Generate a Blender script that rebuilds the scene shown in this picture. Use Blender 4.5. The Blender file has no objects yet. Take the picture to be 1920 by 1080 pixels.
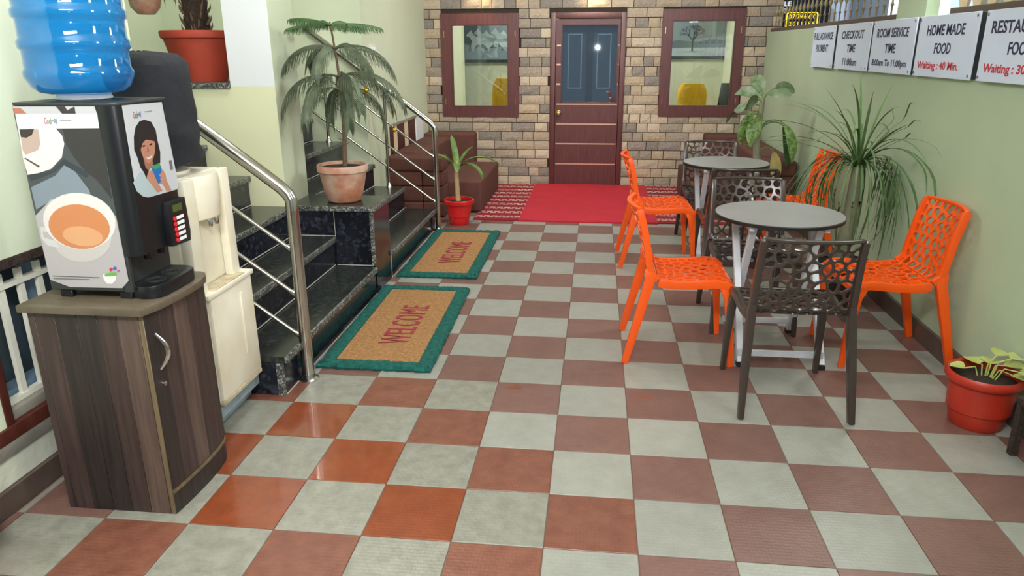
import bpy, bmesh, math, random
from mathutils import Vector, Matrix
random.seed(7)
S = bpy.context.scene
COL = S.collection
PI = math.pi

# ------------------------------------------------------------------ camera
cd = bpy.data.cameras.new('camera'); cam = bpy.data.objects.new('camera', cd); COL.objects.link(cam)
cd.sensor_width = 36.0; cd.lens = 36.0 * 1368.6 / 1920.0; cd.clip_start = 0.02; cd.clip_end = 200
yaw, pitch, roll = -0.1132, -0.3170, -0.0046
F = Vector((math.sin(yaw) * math.cos(pitch), math.cos(yaw) * math.cos(pitch), math.sin(pitch)))
Rv = Vector((math.cos(yaw), -math.sin(yaw), 0)); Uv = Rv.cross(F)
R2 = Rv * math.cos(roll) + Uv * math.sin(roll); U2 = Uv * math.cos(roll) - Rv * math.sin(roll)
cam.matrix_world = Matrix(((R2.x, U2.x, -F.x, 0.433), (R2.y, U2.y, -F.y, -1.991), (R2.z, U2.z, -F.z, 1.544), (0, 0, 0, 1)))
S.camera = cam

# ------------------------------------------------------------------ world, lights, exposure
W = bpy.data.worlds.new('evening'); S.world = W; W.use_nodes = True
bg = W.node_tree.nodes['Background']; bg.inputs[0].default_value = (0.62, 0.74, 0.9, 1); bg.inputs[1].default_value = 0.24
S.view_settings.view_transform = 'Standard'; S.view_settings.look = 'None'; S.view_settings.gamma = 1.0
S.view_settings.use_curve_mapping = False; S.view_settings.exposure = 0.13

def area(name, loc, rot, size, size_y, power, color=(1, 1, 1)):
    l = bpy.data.lights.new(name, 'AREA'); l.shape = 'RECTANGLE'; l.size = size; l.size_y = size_y
    l.energy = power; l.color = color
    o = bpy.data.objects.new(name, l); COL.objects.link(o); o.location = loc; o.rotation_euler = rot
    return o
def point(name, loc, power, color=(1, 1, 1), r=0.05):
    l = bpy.data.lights.new(name, 'POINT'); l.energy = power; l.color = color; l.shadow_soft_size = r
    o = bpy.data.objects.new(name, l); COL.objects.link(o); o.location = loc
    return o
def spot(name, loc, target, power, angle, color=(1, 1, 1), r=0.03, blend=0.5):
    l = bpy.data.lights.new(name, 'SPOT'); l.energy = power; l.color = color; l.shadow_soft_size = r
    l.spot_size = angle; l.spot_blend = blend
    o = bpy.data.objects.new(name, l); COL.objects.link(o); o.location = loc
    o.rotation_euler = (Vector(target) - Vector(loc)).to_track_quat('-Z', 'Y').to_euler()
    return o
# the phone's flash, warm downlights over the stone wall; the other lamps are added, unseen fill lights
def aim(loc, target):
    return (Vector(target) - Vector(loc)).to_track_quat('-Z', 'Y').to_euler()
area('porch_fill_near', (0.1, -1.85, 2.65), aim((0.1, -1.85, 2.65), (-1.3, 2.4, 1.2)), 1.2, 0.3, 96, (1.0, 1.0, 0.98))  # added out of view to brighten the left walls
area('porch_fill_right', (2.15, -0.2, 2.6), aim((2.15, -0.2, 2.6), (-1.58, 1.6, 1.5)), 0.3, 1.2, 20, (1.0, 1.0, 0.98))  # added fill towards the left wall
area('porch_fill_middle', (1.98, 2.4, 2.78), aim((1.98, 2.4, 2.78), (-1.54, 2.8, 1.3)), 0.3, 1.4, 52, (1.0, 1.0, 0.97))  # added to brighten the pillar behind the pine
area('porch_fill_far', (0.3, 4.4, 2.9), aim((0.3, 4.4, 2.9), (0.3, 6.0, 0.9)), 1.2, 0.12, 56, (1.0, 0.98, 0.94))  # added to brighten the stone wall
area('porch_fill_stairs', (-0.85, 1.9, 2.92), (0, 0, 0), 0.12, 1.2, 26, (1.0, 1.0, 0.97))  # added for the wall beside the pine and the steps
spot('phone_flash', (0.418, -2.02, 1.56), (-0.25, 0.6, 0.85), 62, math.radians(110), (1.0, 1.0, 0.99), 0.012, 0.8)
spot('warm_downlight_left', (-0.92, 6.5, 2.36), (-0.92, 6.62, 1.6), 26, math.radians(70), (1.0, 0.72, 0.4), 0.03, 0.9)
spot('warm_downlight_right', (0.35, 6.5, 2.36), (0.35, 6.62, 1.6), 26, math.radians(70), (1.0, 0.72, 0.4), 0.03, 0.9)
area('room_fill', (0.4, 7.75, 2.6), (0, 0, 0), 1.6, 0.2, 60, (1.0, 0.98, 0.92))  # added to light the room, source unseen
area('landing_fill', (-1.9, 1.72, 2.85), (0, 0, 0), 0.8, 0.1, 4, (1.0, 1.0, 0.95))  # added to lift the wall over the landing
area('stair_fill', (-2.3, 3.45, 2.75), (0, 0, 0), 0.8, 0.1, 14, (1.0, 0.99, 0.93))  # added fill over the far flight
area('street_fill', (4.6, 5.4, 3.6), (math.radians(50), 0, math.radians(-20)), 0.8, 0.8, 460, (0.84, 0.91, 1.0))  # added to brighten the house front, source unseen

# ------------------------------------------------------------------ materials
def lin(c):
    return tuple(((v / 255) / 12.92 if v / 255 <= 0.04045 else (((v / 255) + 0.055) / 1.055) ** 2.4) for v in c) + (1.0,)
MATS = {}
def base_mat(name):
    m = bpy.data.materials.new(name); m.use_nodes = True
    nt = m.node_tree; b = nt.nodes['Principled BSDF']
    MATS[name] = m
    return m, nt, b
def mat(name, col, rough=0.6, metal=0.0, var=0.0, vscale=8.0, bump=0.0, bscale=60.0, col2=None, spec=0.5, randv=0.0, coat=0.0, stretch=None, detail=4.0):
    """plain procedural surface: base colour with noise mottling, noise relief, a little spread from object to object"""
    m, nt, b = base_mat(name)
    N, L = nt.nodes, nt.links
    b.inputs['Roughness'].default_value = rough; b.inputs['Metallic'].default_value = metal
    b.inputs['Specular IOR Level'].default_value = spec
    if coat: b.inputs['Coat Weight'].default_value = coat; b.inputs['Coat Roughness'].default_value = 0.08
    b.inputs['Base Color'].default_value = lin(col)
    tc = N.new('ShaderNodeTexCoord'); vec = tc.outputs['Object']
    if stretch:
        mp = N.new('ShaderNodeMapping'); mp.inputs['Scale'].default_value = stretch; L.new(vec, mp.inputs[0]); vec = mp.outputs[0]
    out = None
    if var or col2:
        n = N.new('ShaderNodeTexNoise'); n.inputs['Scale'].default_value = vscale; n.inputs['Detail'].default_value = detail; L.new(vec, n.inputs['Vector'])
        r = N.new('ShaderNodeValToRGB'); L.new(n.outputs[0], r.inputs[0])
        a = lin(col); c2 = lin(col2) if col2 else tuple(x * (1 - var) for x in a[:3]) + (1,)
        r.color_ramp.elements[0].position = 0.33; r.color_ramp.elements[0].color = c2
        r.color_ramp.elements[1].position = 0.66; r.color_ramp.elements[1].color = a
        out = r.outputs[0]
    if randv:
        oi = N.new('ShaderNodeObjectInfo'); mr = N.new('ShaderNodeMapRange'); mr.inputs[3].default_value = 1 - randv; mr.inputs[4].default_value = 1 + randv
        L.new(oi.outputs['Random'], mr.inputs[0])
        hv = N.new('ShaderNodeHueSaturation'); L.new(mr.outputs[0], hv.inputs['Value'])
        if out: L.new(out, hv.inputs['Color'])
        else: hv.inputs['Color'].default_value = lin(col)
        out = hv.outputs[0]
    if out: L.new(out, b.inputs['Base Color'])
    if bump:
        n2 = N.new('ShaderNodeTexNoise'); n2.inputs['Scale'].default_value = bscale; n2.inputs['Detail'].default_value = 5; L.new(vec, n2.inputs['Vector'])
        bp = N.new('ShaderNodeBump'); bp.inputs['Strength'].default_value = bump; bp.inputs['Distance'].default_value = 0.01
        L.new(n2.outputs[0], bp.inputs['Height']); L.new(bp.outputs[0], b.inputs['Normal'])
    return m
def M(name): return MATS[name]

# walls and paint
mat('paint_green', (208, 218, 190), 0.55, var=0.05, vscale=2.2, bump=0.08, bscale=90)
mat('paint_bright', (224, 234, 208), 0.5, var=0.04, vscale=2.0, bump=0.06, bscale=90)
mat('paint_cream', (230, 232, 194), 0.5, var=0.04, vscale=2.0, bump=0.06, bscale=90)
mat('paint_white', (234, 238, 242), 0.5, var=0.03, vscale=3.0)
mat('paint_right', (180, 198, 168), 0.6, var=0.10, vscale=1.6, bump=0.10, bscale=50)
mat('whitewash', (214, 218, 200), 0.8, var=0.2, vscale=9, bump=0.4, bscale=25)
mat('ceiling_paint', (226, 228, 218), 0.8)
mat('mortar', (54, 46, 38), 0.9, bump=0.3, bscale=80)
mat('skirting', (92, 78, 70), 0.45, var=0.25, vscale=14)
mat('sill_stone', (150, 146, 136), 0.6, var=0.3, vscale=10, bump=0.2, bscale=40)
BR = []
for k, (c, c2) in enumerate((((212, 200, 178), (188, 170, 146)), ((202, 188, 166), (170, 152, 132)), ((182, 171, 154), (148, 137, 122)),
                             ((220, 208, 186), (196, 176, 150)), ((168, 160, 150), (132, 124, 114)), ((208, 192, 166), (176, 156, 130)))):
    BR.append(mat('stone_%d' % k, c, 0.85, bump=0.7, bscale=26, col2=c2, vscale=11, randv=0.10, detail=7))
# wood
def wood(name, c1, c2, rough=0.4, scale=(22, 22, 1.2), randv=0.0, coat=0.0, bump=0.12):
    m, nt, b = base_mat(name); N, L = nt.nodes, nt.links
    tc = N.new('ShaderNodeTexCoord'); mp = N.new('ShaderNodeMapping'); mp.inputs['Scale'].default_value = scale
    L.new(tc.outputs['Object'], mp.inputs[0])
    n = N.new('ShaderNodeTexNoise'); n.inputs['Scale'].default_value = 2.2; n.inputs['Detail'].default_value = 8; n.inputs['Roughness'].default_value = 0.62
    L.new(mp.outputs[0], n.inputs['Vector'])
    r = N.new('ShaderNodeValToRGB'); L.new(n.outputs[0], r.inputs[0])
    r.color_ramp.elements[0].position = 0.3; r.color_ramp.elements[0].color = lin(c1)
    r.color_ramp.elements[1].position = 0.72; r.color_ramp.elements[1].color = lin(c2)
    out = r.outputs[0]
    if randv:
        oi = N.new('ShaderNodeObjectInfo'); mr = N.new('ShaderNodeMapRange'); mr.inputs[3].default_value = 1 - randv; mr.inputs[4].default_value = 1 + randv
        L.new(oi.outputs['Random'], mr.inputs[0]); hv = N.new('ShaderNodeHueSaturation'); L.new(mr.outputs[0], hv.inputs['Value']); L.new(out, hv.inputs['Color']); out = hv.outputs[0]
    L.new(out, b.inputs['Base Color']); b.inputs['Roughness'].default_value = rough
    if coat: b.inputs['Coat Weight'].default_value = coat
    bp = N.new('ShaderNodeBump'); bp.inputs['Strength'].default_value = bump; bp.inputs['Distance'].default_value = 0.004
    L.new(n.outputs[0], bp.inputs['Height']); L.new(bp.outputs[0], b.inputs['Normal'])
    return m
wood('mahogany', (78, 40, 40), (106, 58, 56), 0.38, (30, 30, 2.0))
wood('mahogany_dark', (64, 28, 28), (88, 42, 40), 0.4, (30, 30, 2.0))
wood('plank_light', (70, 55, 50), (104, 85, 76), 0.5, (26, 26, 1.5))
wood('plank_mid', (46, 34, 33), (76, 59, 56), 0.5, (26, 26, 1.5))
wood('plank_dark', (30, 25, 24), (54, 45, 42), 0.5, (26, 26, 1.5))
wood('plank_edge', (92, 78, 56), (126, 110, 84), 0.5, (26, 26, 1.5))
wood('cabinet_top', (78, 69, 56), (106, 95, 79), 0.42, (3, 14, 3))
wood('frame_brown', (72, 32, 24), (96, 48, 38), 0.5, (18, 18, 2))
# floor
def tile_mat(name, c, c2, rough, vscale=6, bump=0.25, wet=0.0):
    m, nt, b = base_mat(name); N, L = nt.nodes, nt.links
    tc = N.new('ShaderNodeTexCoord'); oi = N.new('ShaderNodeObjectInfo')
    ad = N.new('ShaderNodeVectorMath'); ad.operation = 'ADD'; L.new(tc.outputs['Object'], ad.inputs[0]); L.new(oi.outputs['Location'], ad.inputs[1])
    n = N.new('ShaderNodeTexNoise'); n.inputs['Scale'].default_value = vscale; n.inputs['Detail'].default_value = 9; n.inputs['Roughness'].default_value = 0.7; L.new(ad.outputs[0], n.inputs['Vector'])
    r = N.new('ShaderNodeValToRGB'); L.new(n.outputs[0], r.inputs[0])
    r.color_ramp.elements[0].position = 0.3; r.color_ramp.elements[0].color = lin(c2); r.color_ramp.elements[1].position = 0.62; r.color_ramp.elements[1].color = lin(c)
    mr = N.new('ShaderNodeMapRange'); mr.inputs[3].default_value = 0.93; mr.inputs[4].default_value = 1.05; L.new(oi.outputs['Random'], mr.inputs[0])
    hv = N.new('ShaderNodeHueSaturation'); L.new(mr.outputs[0], hv.inputs['Value']); L.new(r.outputs[0], hv.inputs['Color'])
    L.new(hv.outputs[0], b.inputs['Base Color'])
    b.inputs['Roughness'].default_value = rough
    if wet: b.inputs['Coat Weight'].default_value = wet; b.inputs['Coat Roughness'].default_value = 0.06
    # pressed anti-slip dashes in the tile face
    bt = N.new('ShaderNodeTexBrick'); bt.inputs['Scale'].default_value = 1.0; bt.inputs['Brick Width'].default_value = 0.026; bt.inputs['Row Height'].default_value = 0.016
    bt.inputs['Mortar Size'].default_value = 0.004; bt.inputs['Mortar Smooth'].default_value = 0.6; L.new(tc.outputs['Object'], bt.inputs['Vector'])
    bp = N.new('ShaderNodeBump'); bp.inputs['Strength'].default_value = bump; bp.inputs['Distance'].default_value = 0.0012
    L.new(bt.outputs['Fac'], bp.inputs['Height']); L.new(bp.outputs[0], b.inputs['Normal'])
    return m
tile_mat('tile_white', (155, 156, 148), (143, 143, 135), 0.36, 9)
tile_mat('tile_white_used', (149, 149, 139), (124, 122, 110), 0.34, 16)
tile_mat('tile_red', (124, 92, 84), (111, 80, 73), 0.38, 9)
tile_mat('tile_red_worn', (132, 84, 68), (108, 64, 50), 0.32, 14)
tile_mat('tile_red_wet', (140, 70, 38), (122, 56, 30), 0.24, 8, 0.12, wet=0.6)
mat('grout', (120, 96, 82), 0.9)
# granite
def granite(name, base, fleck, scale, rough, mid=0.5, coat=0.0):
    m, nt, b = base_mat(name); N, L = nt.nodes, nt.links
    tc = N.new('ShaderNodeTexCoord')
    v = N.new('ShaderNodeTexVoronoi'); v.inputs['Scale'].default_value = scale; L.new(tc.outputs['Object'], v.inputs['Vector'])
    n = N.new('ShaderNodeTexNoise'); n.inputs['Scale'].default_value = scale * 0.6; n.inputs['Detail'].default_value = 6; L.new(tc.outputs['Object'], n.inputs['Vector'])
    sp = N.new('ShaderNodeSeparateColor'); L.new(v.outputs['Color'], sp.inputs[0])
    mu = N.new('ShaderNodeMath'); mu.operation = 'MULTIPLY'; L.new(sp.outputs[0], mu.inputs[0]); L.new(n.outputs[0], mu.inputs[1])
    r = N.new('ShaderNodeValToRGB'); L.new(mu.outputs[0], r.inputs[0])
    r.color_ramp.elements[0].position = mid * 0.55; r.color_ramp.elements[0].color = lin(base)
    r.color_ramp.elements[1].position = mid * 1.3; r.color_ramp.elements[1].color = lin(fleck)
    L.new(r.outputs[0], b.inputs['Base Color']); b.inputs['Roughness'].default_value = rough
    if coat: b.inputs['Coat Weight'].default_value = coat
    return m
granite('granite_face', (22, 24, 32), (62, 68, 86), 46, 0.16, 0.55)
granite('granite_tread', (36, 40, 38), (70, 74, 70), 60, 0.2, 0.5)
granite('granite_edge', (58, 62, 60), (164, 166, 160), 120, 0.5, 0.4)
mat('joint_white', (196, 194, 184), 0.8)
# metals, plastics, fabrics
mat('steel', (205, 203, 196), 0.2, 1.0, bump=0.02, bscale=200)
mat('chrome', (225, 225, 225), 0.1, 1.0)
mat('brass', (190, 160, 110), 0.25, 1.0)
mat('door_line', (214, 170, 150), 0.3, 0.4)
mat('table_leg_white', (206, 208, 216), 0.4, 0.2, var=0.1, vscale=20)
mat('table_top', (148, 147, 146), 0.3, var=0.12, vscale=6, spec=0.5)
mat('black_edge', (24, 22, 22), 0.5)
mat('orange_plastic', (240, 88, 16), 0.32, spec=0.5)
mat('dark_plastic', (62, 53, 48), 0.26, spec=0.55)
mat('rubber', (20, 20, 20), 0.8)
mat('black_plastic', (22, 24, 27), 0.3, spec=0.5)
mat('charcoal_plastic', (46, 48, 48), 0.45, var=0.1, vscale=30)
mat('ivory_plastic', (238, 234, 218), 0.4, var=0.08, vscale=5, col2=(226, 218, 194))
mat('ivory_grime', (206, 192, 160), 0.7, var=0.35, vscale=25)
mat('stand_blue', (150, 168, 178), 0.6, var=0.25, vscale=14)
mat('black_cloth', (34, 36, 42), 0.92, var=0.25, vscale=14, bump=0.5, bscale=40)
mat('sofa_fabric', (98, 60, 50), 0.9, var=0.14, vscale=20, bump=0.35, bscale=220)
mat('coir', (188, 142, 92), 0.95, col2=(158, 112, 66), vscale=60, bump=0.9, bscale=260)
mat('mat_green', (14, 112, 100), 0.9, col2=(8, 78, 72), vscale=40, bump=1.0, bscale=220)
mat('mat_pink', (160, 42, 62), 0.9, col2=(140, 60, 60), vscale=120, bump=0.5, bscale=260)
mat('red_carpet', (190, 34, 52), 0.85, var=0.12, vscale=5, bump=0.3, bscale=300)
mat('red_pot', (214, 34, 34), 0.35, var=0.1, vscale=12)
mat('red_pot_dull', (186, 50, 32), 0.4, var=0.2, vscale=7)
mat('clay_red', (176, 66, 46), 0.7, var=0.2, vscale=6, bump=0.2, bscale=40)
mat('terracotta', (184, 112, 76), 0.85, col2=(206, 180, 162), vscale=7, bump=0.3, bscale=50)
mat('soil', (52, 40, 30), 1.0, var=0.5, vscale=50, bump=1.0, bscale=90)
mat('bark', (120, 98, 76), 0.9, var=0.35, vscale=40, bump=0.7, bscale=90)
mat('bark_dark', (66, 50, 42), 0.95, var=0.5, vscale=60, bump=1.0, bscale=120)
mat('trunk_pale', (132, 132, 108), 0.8, var=0.2, vscale=20, bump=0.3, bscale=60)
mat('cane_stem', (196, 172, 122), 0.6, var=0.25, vscale=26)
mat('needle_green', (100, 110, 86), 0.75, col2=(74, 86, 66), vscale=12)
mat('needle_top', (80, 112, 66), 0.7, col2=(62, 90, 54), vscale=12)
mat('palm_leaf', (86, 116, 66), 0.5, col2=(60, 88, 48), vscale=9, randv=0.25)
mat('leaf_green', (112, 142, 66), 0.45, col2=(70, 106, 48), vscale=14)
mat('leaf_pale', (116, 134, 100), 0.5, col2=(76, 100, 66), vscale=20)
mat('leaf_dark', (58, 92, 44), 0.45, col2=(40, 66, 34), vscale=14)
mat('leaf_yellow', (186, 166, 100), 0.6, col2=(150, 140, 80), vscale=14)
mat('leaf_lime', (168, 178, 76), 0.5, col2=(186, 192, 130), vscale=14)
mat('leaf_variegated', (128, 156, 82), 0.45, col2=(50, 82, 42), vscale=34)
mat('sign_metal', (212, 224, 246), 0.3, 0.0, var=0.04, vscale=5)
mat('sign_edge', (40, 44, 52), 0.5)
mat('ink_dark', (44, 46, 78), 0.5)
mat('ink_red', (190, 48, 62), 0.5)
mat('rail_brown', (92, 78, 70), 0.6)
mat('rail_gold', (150, 138, 100), 0.45, 0.3, var=0.2, vscale=30)
mat('fence_cream', (224, 206, 170), 0.6)
mat('navy_board', (26, 34, 54), 0.5)
mat('letter_white', (235, 238, 245), 0.5)
mat('plaster_white', (238, 240, 244), 0.6, var=0.05, vscale=1)
mat('plaster_blue', (196, 208, 226), 0.6, var=0.05, vscale=1)
mat('yellow_cloth', (226, 172, 12), 0.85, var=0.12, vscale=14, bump=0.4, bscale=30)
mat('picture_frame', (36, 48, 48), 0.4)
mat('room_paint', (204, 206, 178), 0.6)
mat('room_paint_light', (222, 222, 188), 0.6)
mat('switch_white', (220, 222, 214), 0.4)
mat('grille_white', (232, 232, 218), 0.4, var=0.05, vscale=30)
mat('window_dark', (70, 84, 92), 0.2, var=0.3, vscale=3)
mat('sash_blue', (112, 138, 160), 0.5, var=0.2, vscale=20)
mat('gold_bauble', (220, 176, 40), 0.2, 0.9)
mat('red_bauble', (150, 50, 40), 0.25, 0.5)
mat('dark_bauble', (44, 46, 40), 0.3, 0.5)
mat('lcd', (72, 92, 44), 0.3)
mat('button_red', (222, 40, 52), 0.35)
mat('label_white', (236, 238, 240), 0.5)
def emit(name, col, s):
    m, nt, b = base_mat(name); b.inputs['Base Color'].default_value = lin(col)
    b.inputs['Emission Color'].default_value = lin(col); b.inputs['Emission Strength'].default_value = s
    return m
emit('letter_glow', (235, 240, 255), 0.9)
emit('fill_tube_glow', (255, 250, 238), 6.0)  # glow of the made-up tubes in the added fill lamps
emit('led_yellow', (255, 214, 40), 1.3)
def flat(col):
    n = 'print_%d_%d_%d' % col
    return MATS.get(n) or mat(n, tuple(int(v * 0.86) for v in col), 0.42)
def glass(name, tint, refl, rough=0.0, trans=(1, 1, 1)):
    m, nt, b = base_mat(name); N, L = nt.nodes, nt.links
    N.remove(b)
    t = N.new('ShaderNodeBsdfTransparent'); t.inputs[0].default_value = (*trans, 1)
    g = N.new('ShaderNodeBsdfGlossy'); g.inputs['Color'].default_value = (*tint, 1); g.inputs['Roughness'].default_value = rough
    mx = N.new('ShaderNodeMixShader')
    lw = N.new('ShaderNodeLayerWeight'); lw.inputs[0].default_value = 0.25
    mr = N.new('ShaderNodeMapRange'); mr.inputs[3].default_value = refl; mr.inputs[4].default_value = min(1, refl + 0.6); L.new(lw.outputs['Fresnel'], mr.inputs[0])
    L.new(mr.outputs[0], mx.inputs[0]); L.new(t.outputs[0], mx.inputs[1]); L.new(g.outputs[0], mx.inputs[2])
    L.new(mx.outputs[0], N['Material Output'].inputs['Surface'])
    return m
glass('window_glass', (0.9, 0.97, 1.0), 0.06, 0.0, (0.93, 0.97, 0.96))
glass('door_glass', (0.9, 0.97, 1.0), 0.18, 0.015, (0.84, 0.9, 0.94))
m, nt, b = base_mat('bottle_blue')
b.inputs['Base Color'].default_value = lin((30, 140, 212)); b.inputs['Roughness'].default_value = 0.08
b.inputs['Transmission Weight'].default_value = 0.65; b.inputs['IOR'].default_value = 1.08
b.inputs['Coat Weight'].default_value = 1.0; b.inputs['Coat Roughness'].default_value = 0.05; b.inputs['Coat IOR'].default_value = 1.6
# woven rug: white dashes in red rows
m, nt, b = base_mat('woven_rug'); N, L = nt.nodes, nt.links
tc = N.new('ShaderNodeTexCoord')
bt = N.new('ShaderNodeTexBrick'); bt.inputs['Scale'].default_value = 1.0; bt.inputs['Brick Width'].default_value = 0.075; bt.inputs['Row Height'].default_value = 0.05
bt.inputs['Mortar Size'].default_value = 0.009; bt.inputs['Mortar Smooth'].default_value = 0.3; bt.inputs['Bias'].default_value = -0.2
bt.inputs['Color1'].default_value = lin((226, 200, 192)); bt.inputs['Color2'].default_value = lin((196, 120, 118)); bt.inputs['Mortar'].default_value = lin((140, 22, 36))
L.new(tc.outputs['Object'], bt.inputs['Vector'])
sx_ = N.new('ShaderNodeSeparateXYZ'); L.new(tc.outputs['Object'], sx_.inputs[0])
ad_ = N.new('ShaderNodeMath'); ad_.operation = 'ADD'; ad_.inputs[1].default_value = 20.0; L.new(sx_.outputs[1], ad_.inputs[0])
mo_ = N.new('ShaderNodeMath'); mo_.operation = 'MODULO'; mo_.inputs[1].default_value = 0.2; L.new(ad_.outputs[0], mo_.inputs[0])
gt_ = N.new('ShaderNodeMath'); gt_.operation = 'LESS_THAN'; gt_.inputs[1].default_value = 0.1; L.new(mo_.outputs[0], gt_.inputs[0])
mb_ = N.new('ShaderNodeMix'); mb_.data_type = 'RGBA'; mb_.inputs[6].default_value = lin((150, 24, 38)); L.new(gt_.outputs[0], mb_.inputs[0]); L.new(bt.outputs['Color'], mb_.inputs[7])
nz = N.new('ShaderNodeTexNoise'); nz.inputs['Scale'].default_value = 70; L.new(tc.outputs['Object'], nz.inputs['Vector'])
mx = N.new('ShaderNodeMix'); mx.data_type = 'RGBA'; mx.blend_type = 'MULTIPLY'; mx.inputs[0].default_value = 0.35
L.new(mb_.outputs[2], mx.inputs[6]); L.new(nz.outputs[0], mx.inputs[7]); L.new(mx.outputs[2], b.inputs['Base Color'])
b.inputs['Roughness'].default_value = 0.95
bp = N.new('ShaderNodeBump'); bp.inputs['Strength'].default_value = 0.5; bp.inputs['Distance'].default_value = 0.004; L.new(nz.outputs[0], bp.inputs['Height']); L.new(bp.outputs[0], b.inputs['Normal'])

# ------------------------------------------------------------------ mesh helpers
class MB:
    def __init__(self): self.v = []; self.f = []
    def add(self, vs, fs):
        n = len(self.v); self.v += [tuple(p) for p in vs]; self.f += [tuple(i + n for i in f) for f in fs]; return self
    def box(self, a, b):
        x0, y0, z0 = a; x1, y1, z1 = b
        return self.add([(x0, y0, z0), (x1, y0, z0), (x1, y1, z0), (x0, y1, z0), (x0, y0, z1), (x1, y0, z1), (x1, y1, z1), (x0, y1, z1)],
                        [(0, 3, 2, 1), (4, 5, 6, 7), (0, 1, 5, 4), (1, 2, 6, 5), (2, 3, 7, 6), (3, 0, 4, 7)])
    def prism(self, pts, z0, z1, f=lambda x, y, z: (x, y, z)):
        n = len(pts)
        return self.add([f(x, y, z0) for x, y in pts] + [f(x, y, z1) for x, y in pts],
                        [tuple(range(n))[::-1], tuple(range(n, 2 * n))] + [(i, (i + 1) % n, n + (i + 1) % n, n + i) for i in range(n)])
    def loft(self, rings, caps=True, closed=True):
        n = len(rings[0]); vs = [p for r in rings for p in r]; fs = []
        for k in range(len(rings) - 1):
            for i in range(n if closed else n - 1):
                j = (i + 1) % n; fs.append((k * n + i, k * n + j, (k + 1) * n + j, (k + 1) * n + i))
        if caps: fs.append(tuple(range(n))[::-1]); fs.append(tuple(range((len(rings) - 1) * n, len(rings) * n)))
        return self.add(vs, fs)
    def lathe(self, prof, c=(0, 0), n=28, caps=True):
        return self.loft([[(c[0] + r * math.cos(2 * PI * i / n), c[1] + r * math.sin(2 * PI * i / n), z) for i in range(n)] for r, z in prof], caps)
    def tube(self, pts, r, n=8, caps=True):
        pts = [Vector(p) for p in pts]; rs = r if isinstance(r, (list, tuple)) else [r] * len(pts); rings = []
        up = Vector((0, 0, 1)); t0 = (pts[1] - pts[0]).normalized()
        if abs(t0.dot(up)) > 0.95: up = Vector((1, 0, 0))
        side = t0.cross(up).normalized()
        for k, p in enumerate(pts):
            t = (pts[min(k + 1, len(pts) - 1)] - pts[max(k - 1, 0)]).normalized()
            side = (side - t * side.dot(t)).normalized(); u = side.cross(t)
            rings.append([p + (side * math.cos(2 * PI * i / n) + u * math.sin(2 * PI * i / n)) * rs[k] for i in range(n)])
        return self.loft(rings, caps)
    def bar(self, pts, sizes, side=(1, 0, 0)):
        """rectangular section swept along points; sizes: (width along side, thickness across)"""
        pts = [Vector(p) for p in pts]; rings = []; s = Vector(side).normalized()
        for k, p in enumerate(pts):
            t = (pts[min(k + 1, len(pts) - 1)] - pts[max(k - 1, 0)]).normalized(); sd = (s - t * s.dot(t)).normalized(); u = t.cross(sd)
            w, h = sizes[k] if isinstance(sizes, list) else sizes
            rings.append([p + sd * (w / 2 * a) + u * (h / 2 * c) for a, c in ((-1, -1), (1, -1), (1, 1), (-1, 1))])
        return self.loft(rings)
    def ribbon(self, pts, widths, fold=0.25, side=None):
        """leaf blade along points with a mid-rib fold"""
        pts = [Vector(p) for p in pts]; vs = []; fs = []
        for k, p in enumerate(pts):
            t = (pts[min(k + 1, len(pts) - 1)] - pts[max(k - 1, 0)]).normalized()
            s = Vector(side) if side else t.cross(Vector((0, 0, 1)))
            if s.length < 0.05: s = Vector((1, 0, 0))
            s = (s - t * s.dot(t)).normalized(); u = s.cross(t)
            w = widths[k]
            vs += [p - s * w + u * w * fold, p, p + s * w + u * w * fold]
        for k in range(len(pts) - 1):
            a = k * 3; fs += [(a, a + 1, a + 4, a + 3), (a + 1, a + 2, a + 5, a + 4)]
        return self.add(vs, fs)

def link(name, me, material, parent, root):
    o = bpy.data.objects.new(name, me); COL.objects.link(o)
    if material is not None: me.materials.append(MATS[material] if isinstance(material, str) else material)
    if parent is not None: o.parent = parent
    return o
def build(name, mb, material, parent=None, bevel=0.0, seg=2, smooth=None, origin=None):
    """one mesh object; coordinates are the world's, shifted to the root's origin"""
    off = Vector(origin) if origin is not None else (Vector(parent['_o']) if parent is not None and '_o' in parent.keys() else Vector((0, 0, 0)))
    me = bpy.data.meshes.new(name); me.from_pydata([tuple(Vector(p) - off) for p in mb.v], [], mb.f)
    bm = bmesh.new(); bm.from_mesh(me)
    bmesh.ops.recalc_face_normals(bm, faces=bm.faces)
    if bevel:
        ed = [e for e in bm.edges if len(e.link_faces) == 2 and e.calc_face_angle(0) > 0.5]
        bmesh.ops.bevel(bm, geom=ed, offset=bevel, segments=seg, affect='EDGES', profile=0.6, clamp_overlap=True)
    bm.to_mesh(me); bm.free()
    if smooth is None: smooth = bool(bevel)
    if smooth:
        me.polygons.foreach_set('use_smooth', [True] * len(me.polygons)); me.set_sharp_from_angle(angle=math.radians(42))
    o = link(name, me, material, parent, None)
    if parent is None and origin is not None: o.location = origin
    if parent is not None: o['_o'] = tuple(off)
    return o
ROOTS = []
def thing(name, label, cat, loc, rz=0.0, group=None):
    o = bpy.data.objects.new(name, None); COL.objects.link(o); o.location = loc; o.rotation_euler = (0, 0, rz); o.empty_display_size = 0.1
    o['label'] = label; o['category'] = cat
    if group: o['group'] = group
    o['_o'] = tuple(loc); return o
def tag(o, label, cat, group=None):
    o['label'] = label; o['category'] = cat
    if group: o['group'] = group
    return o
def struct(o, label=None):
    o['kind'] = 'structure'
    if label: o['label'] = label
    return o
def copy_tree(o, parent=None):
    c = o.copy(); COL.objects.link(c); c.parent = parent
    for ch in o.children: copy_tree(ch, c)
    return c
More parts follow.
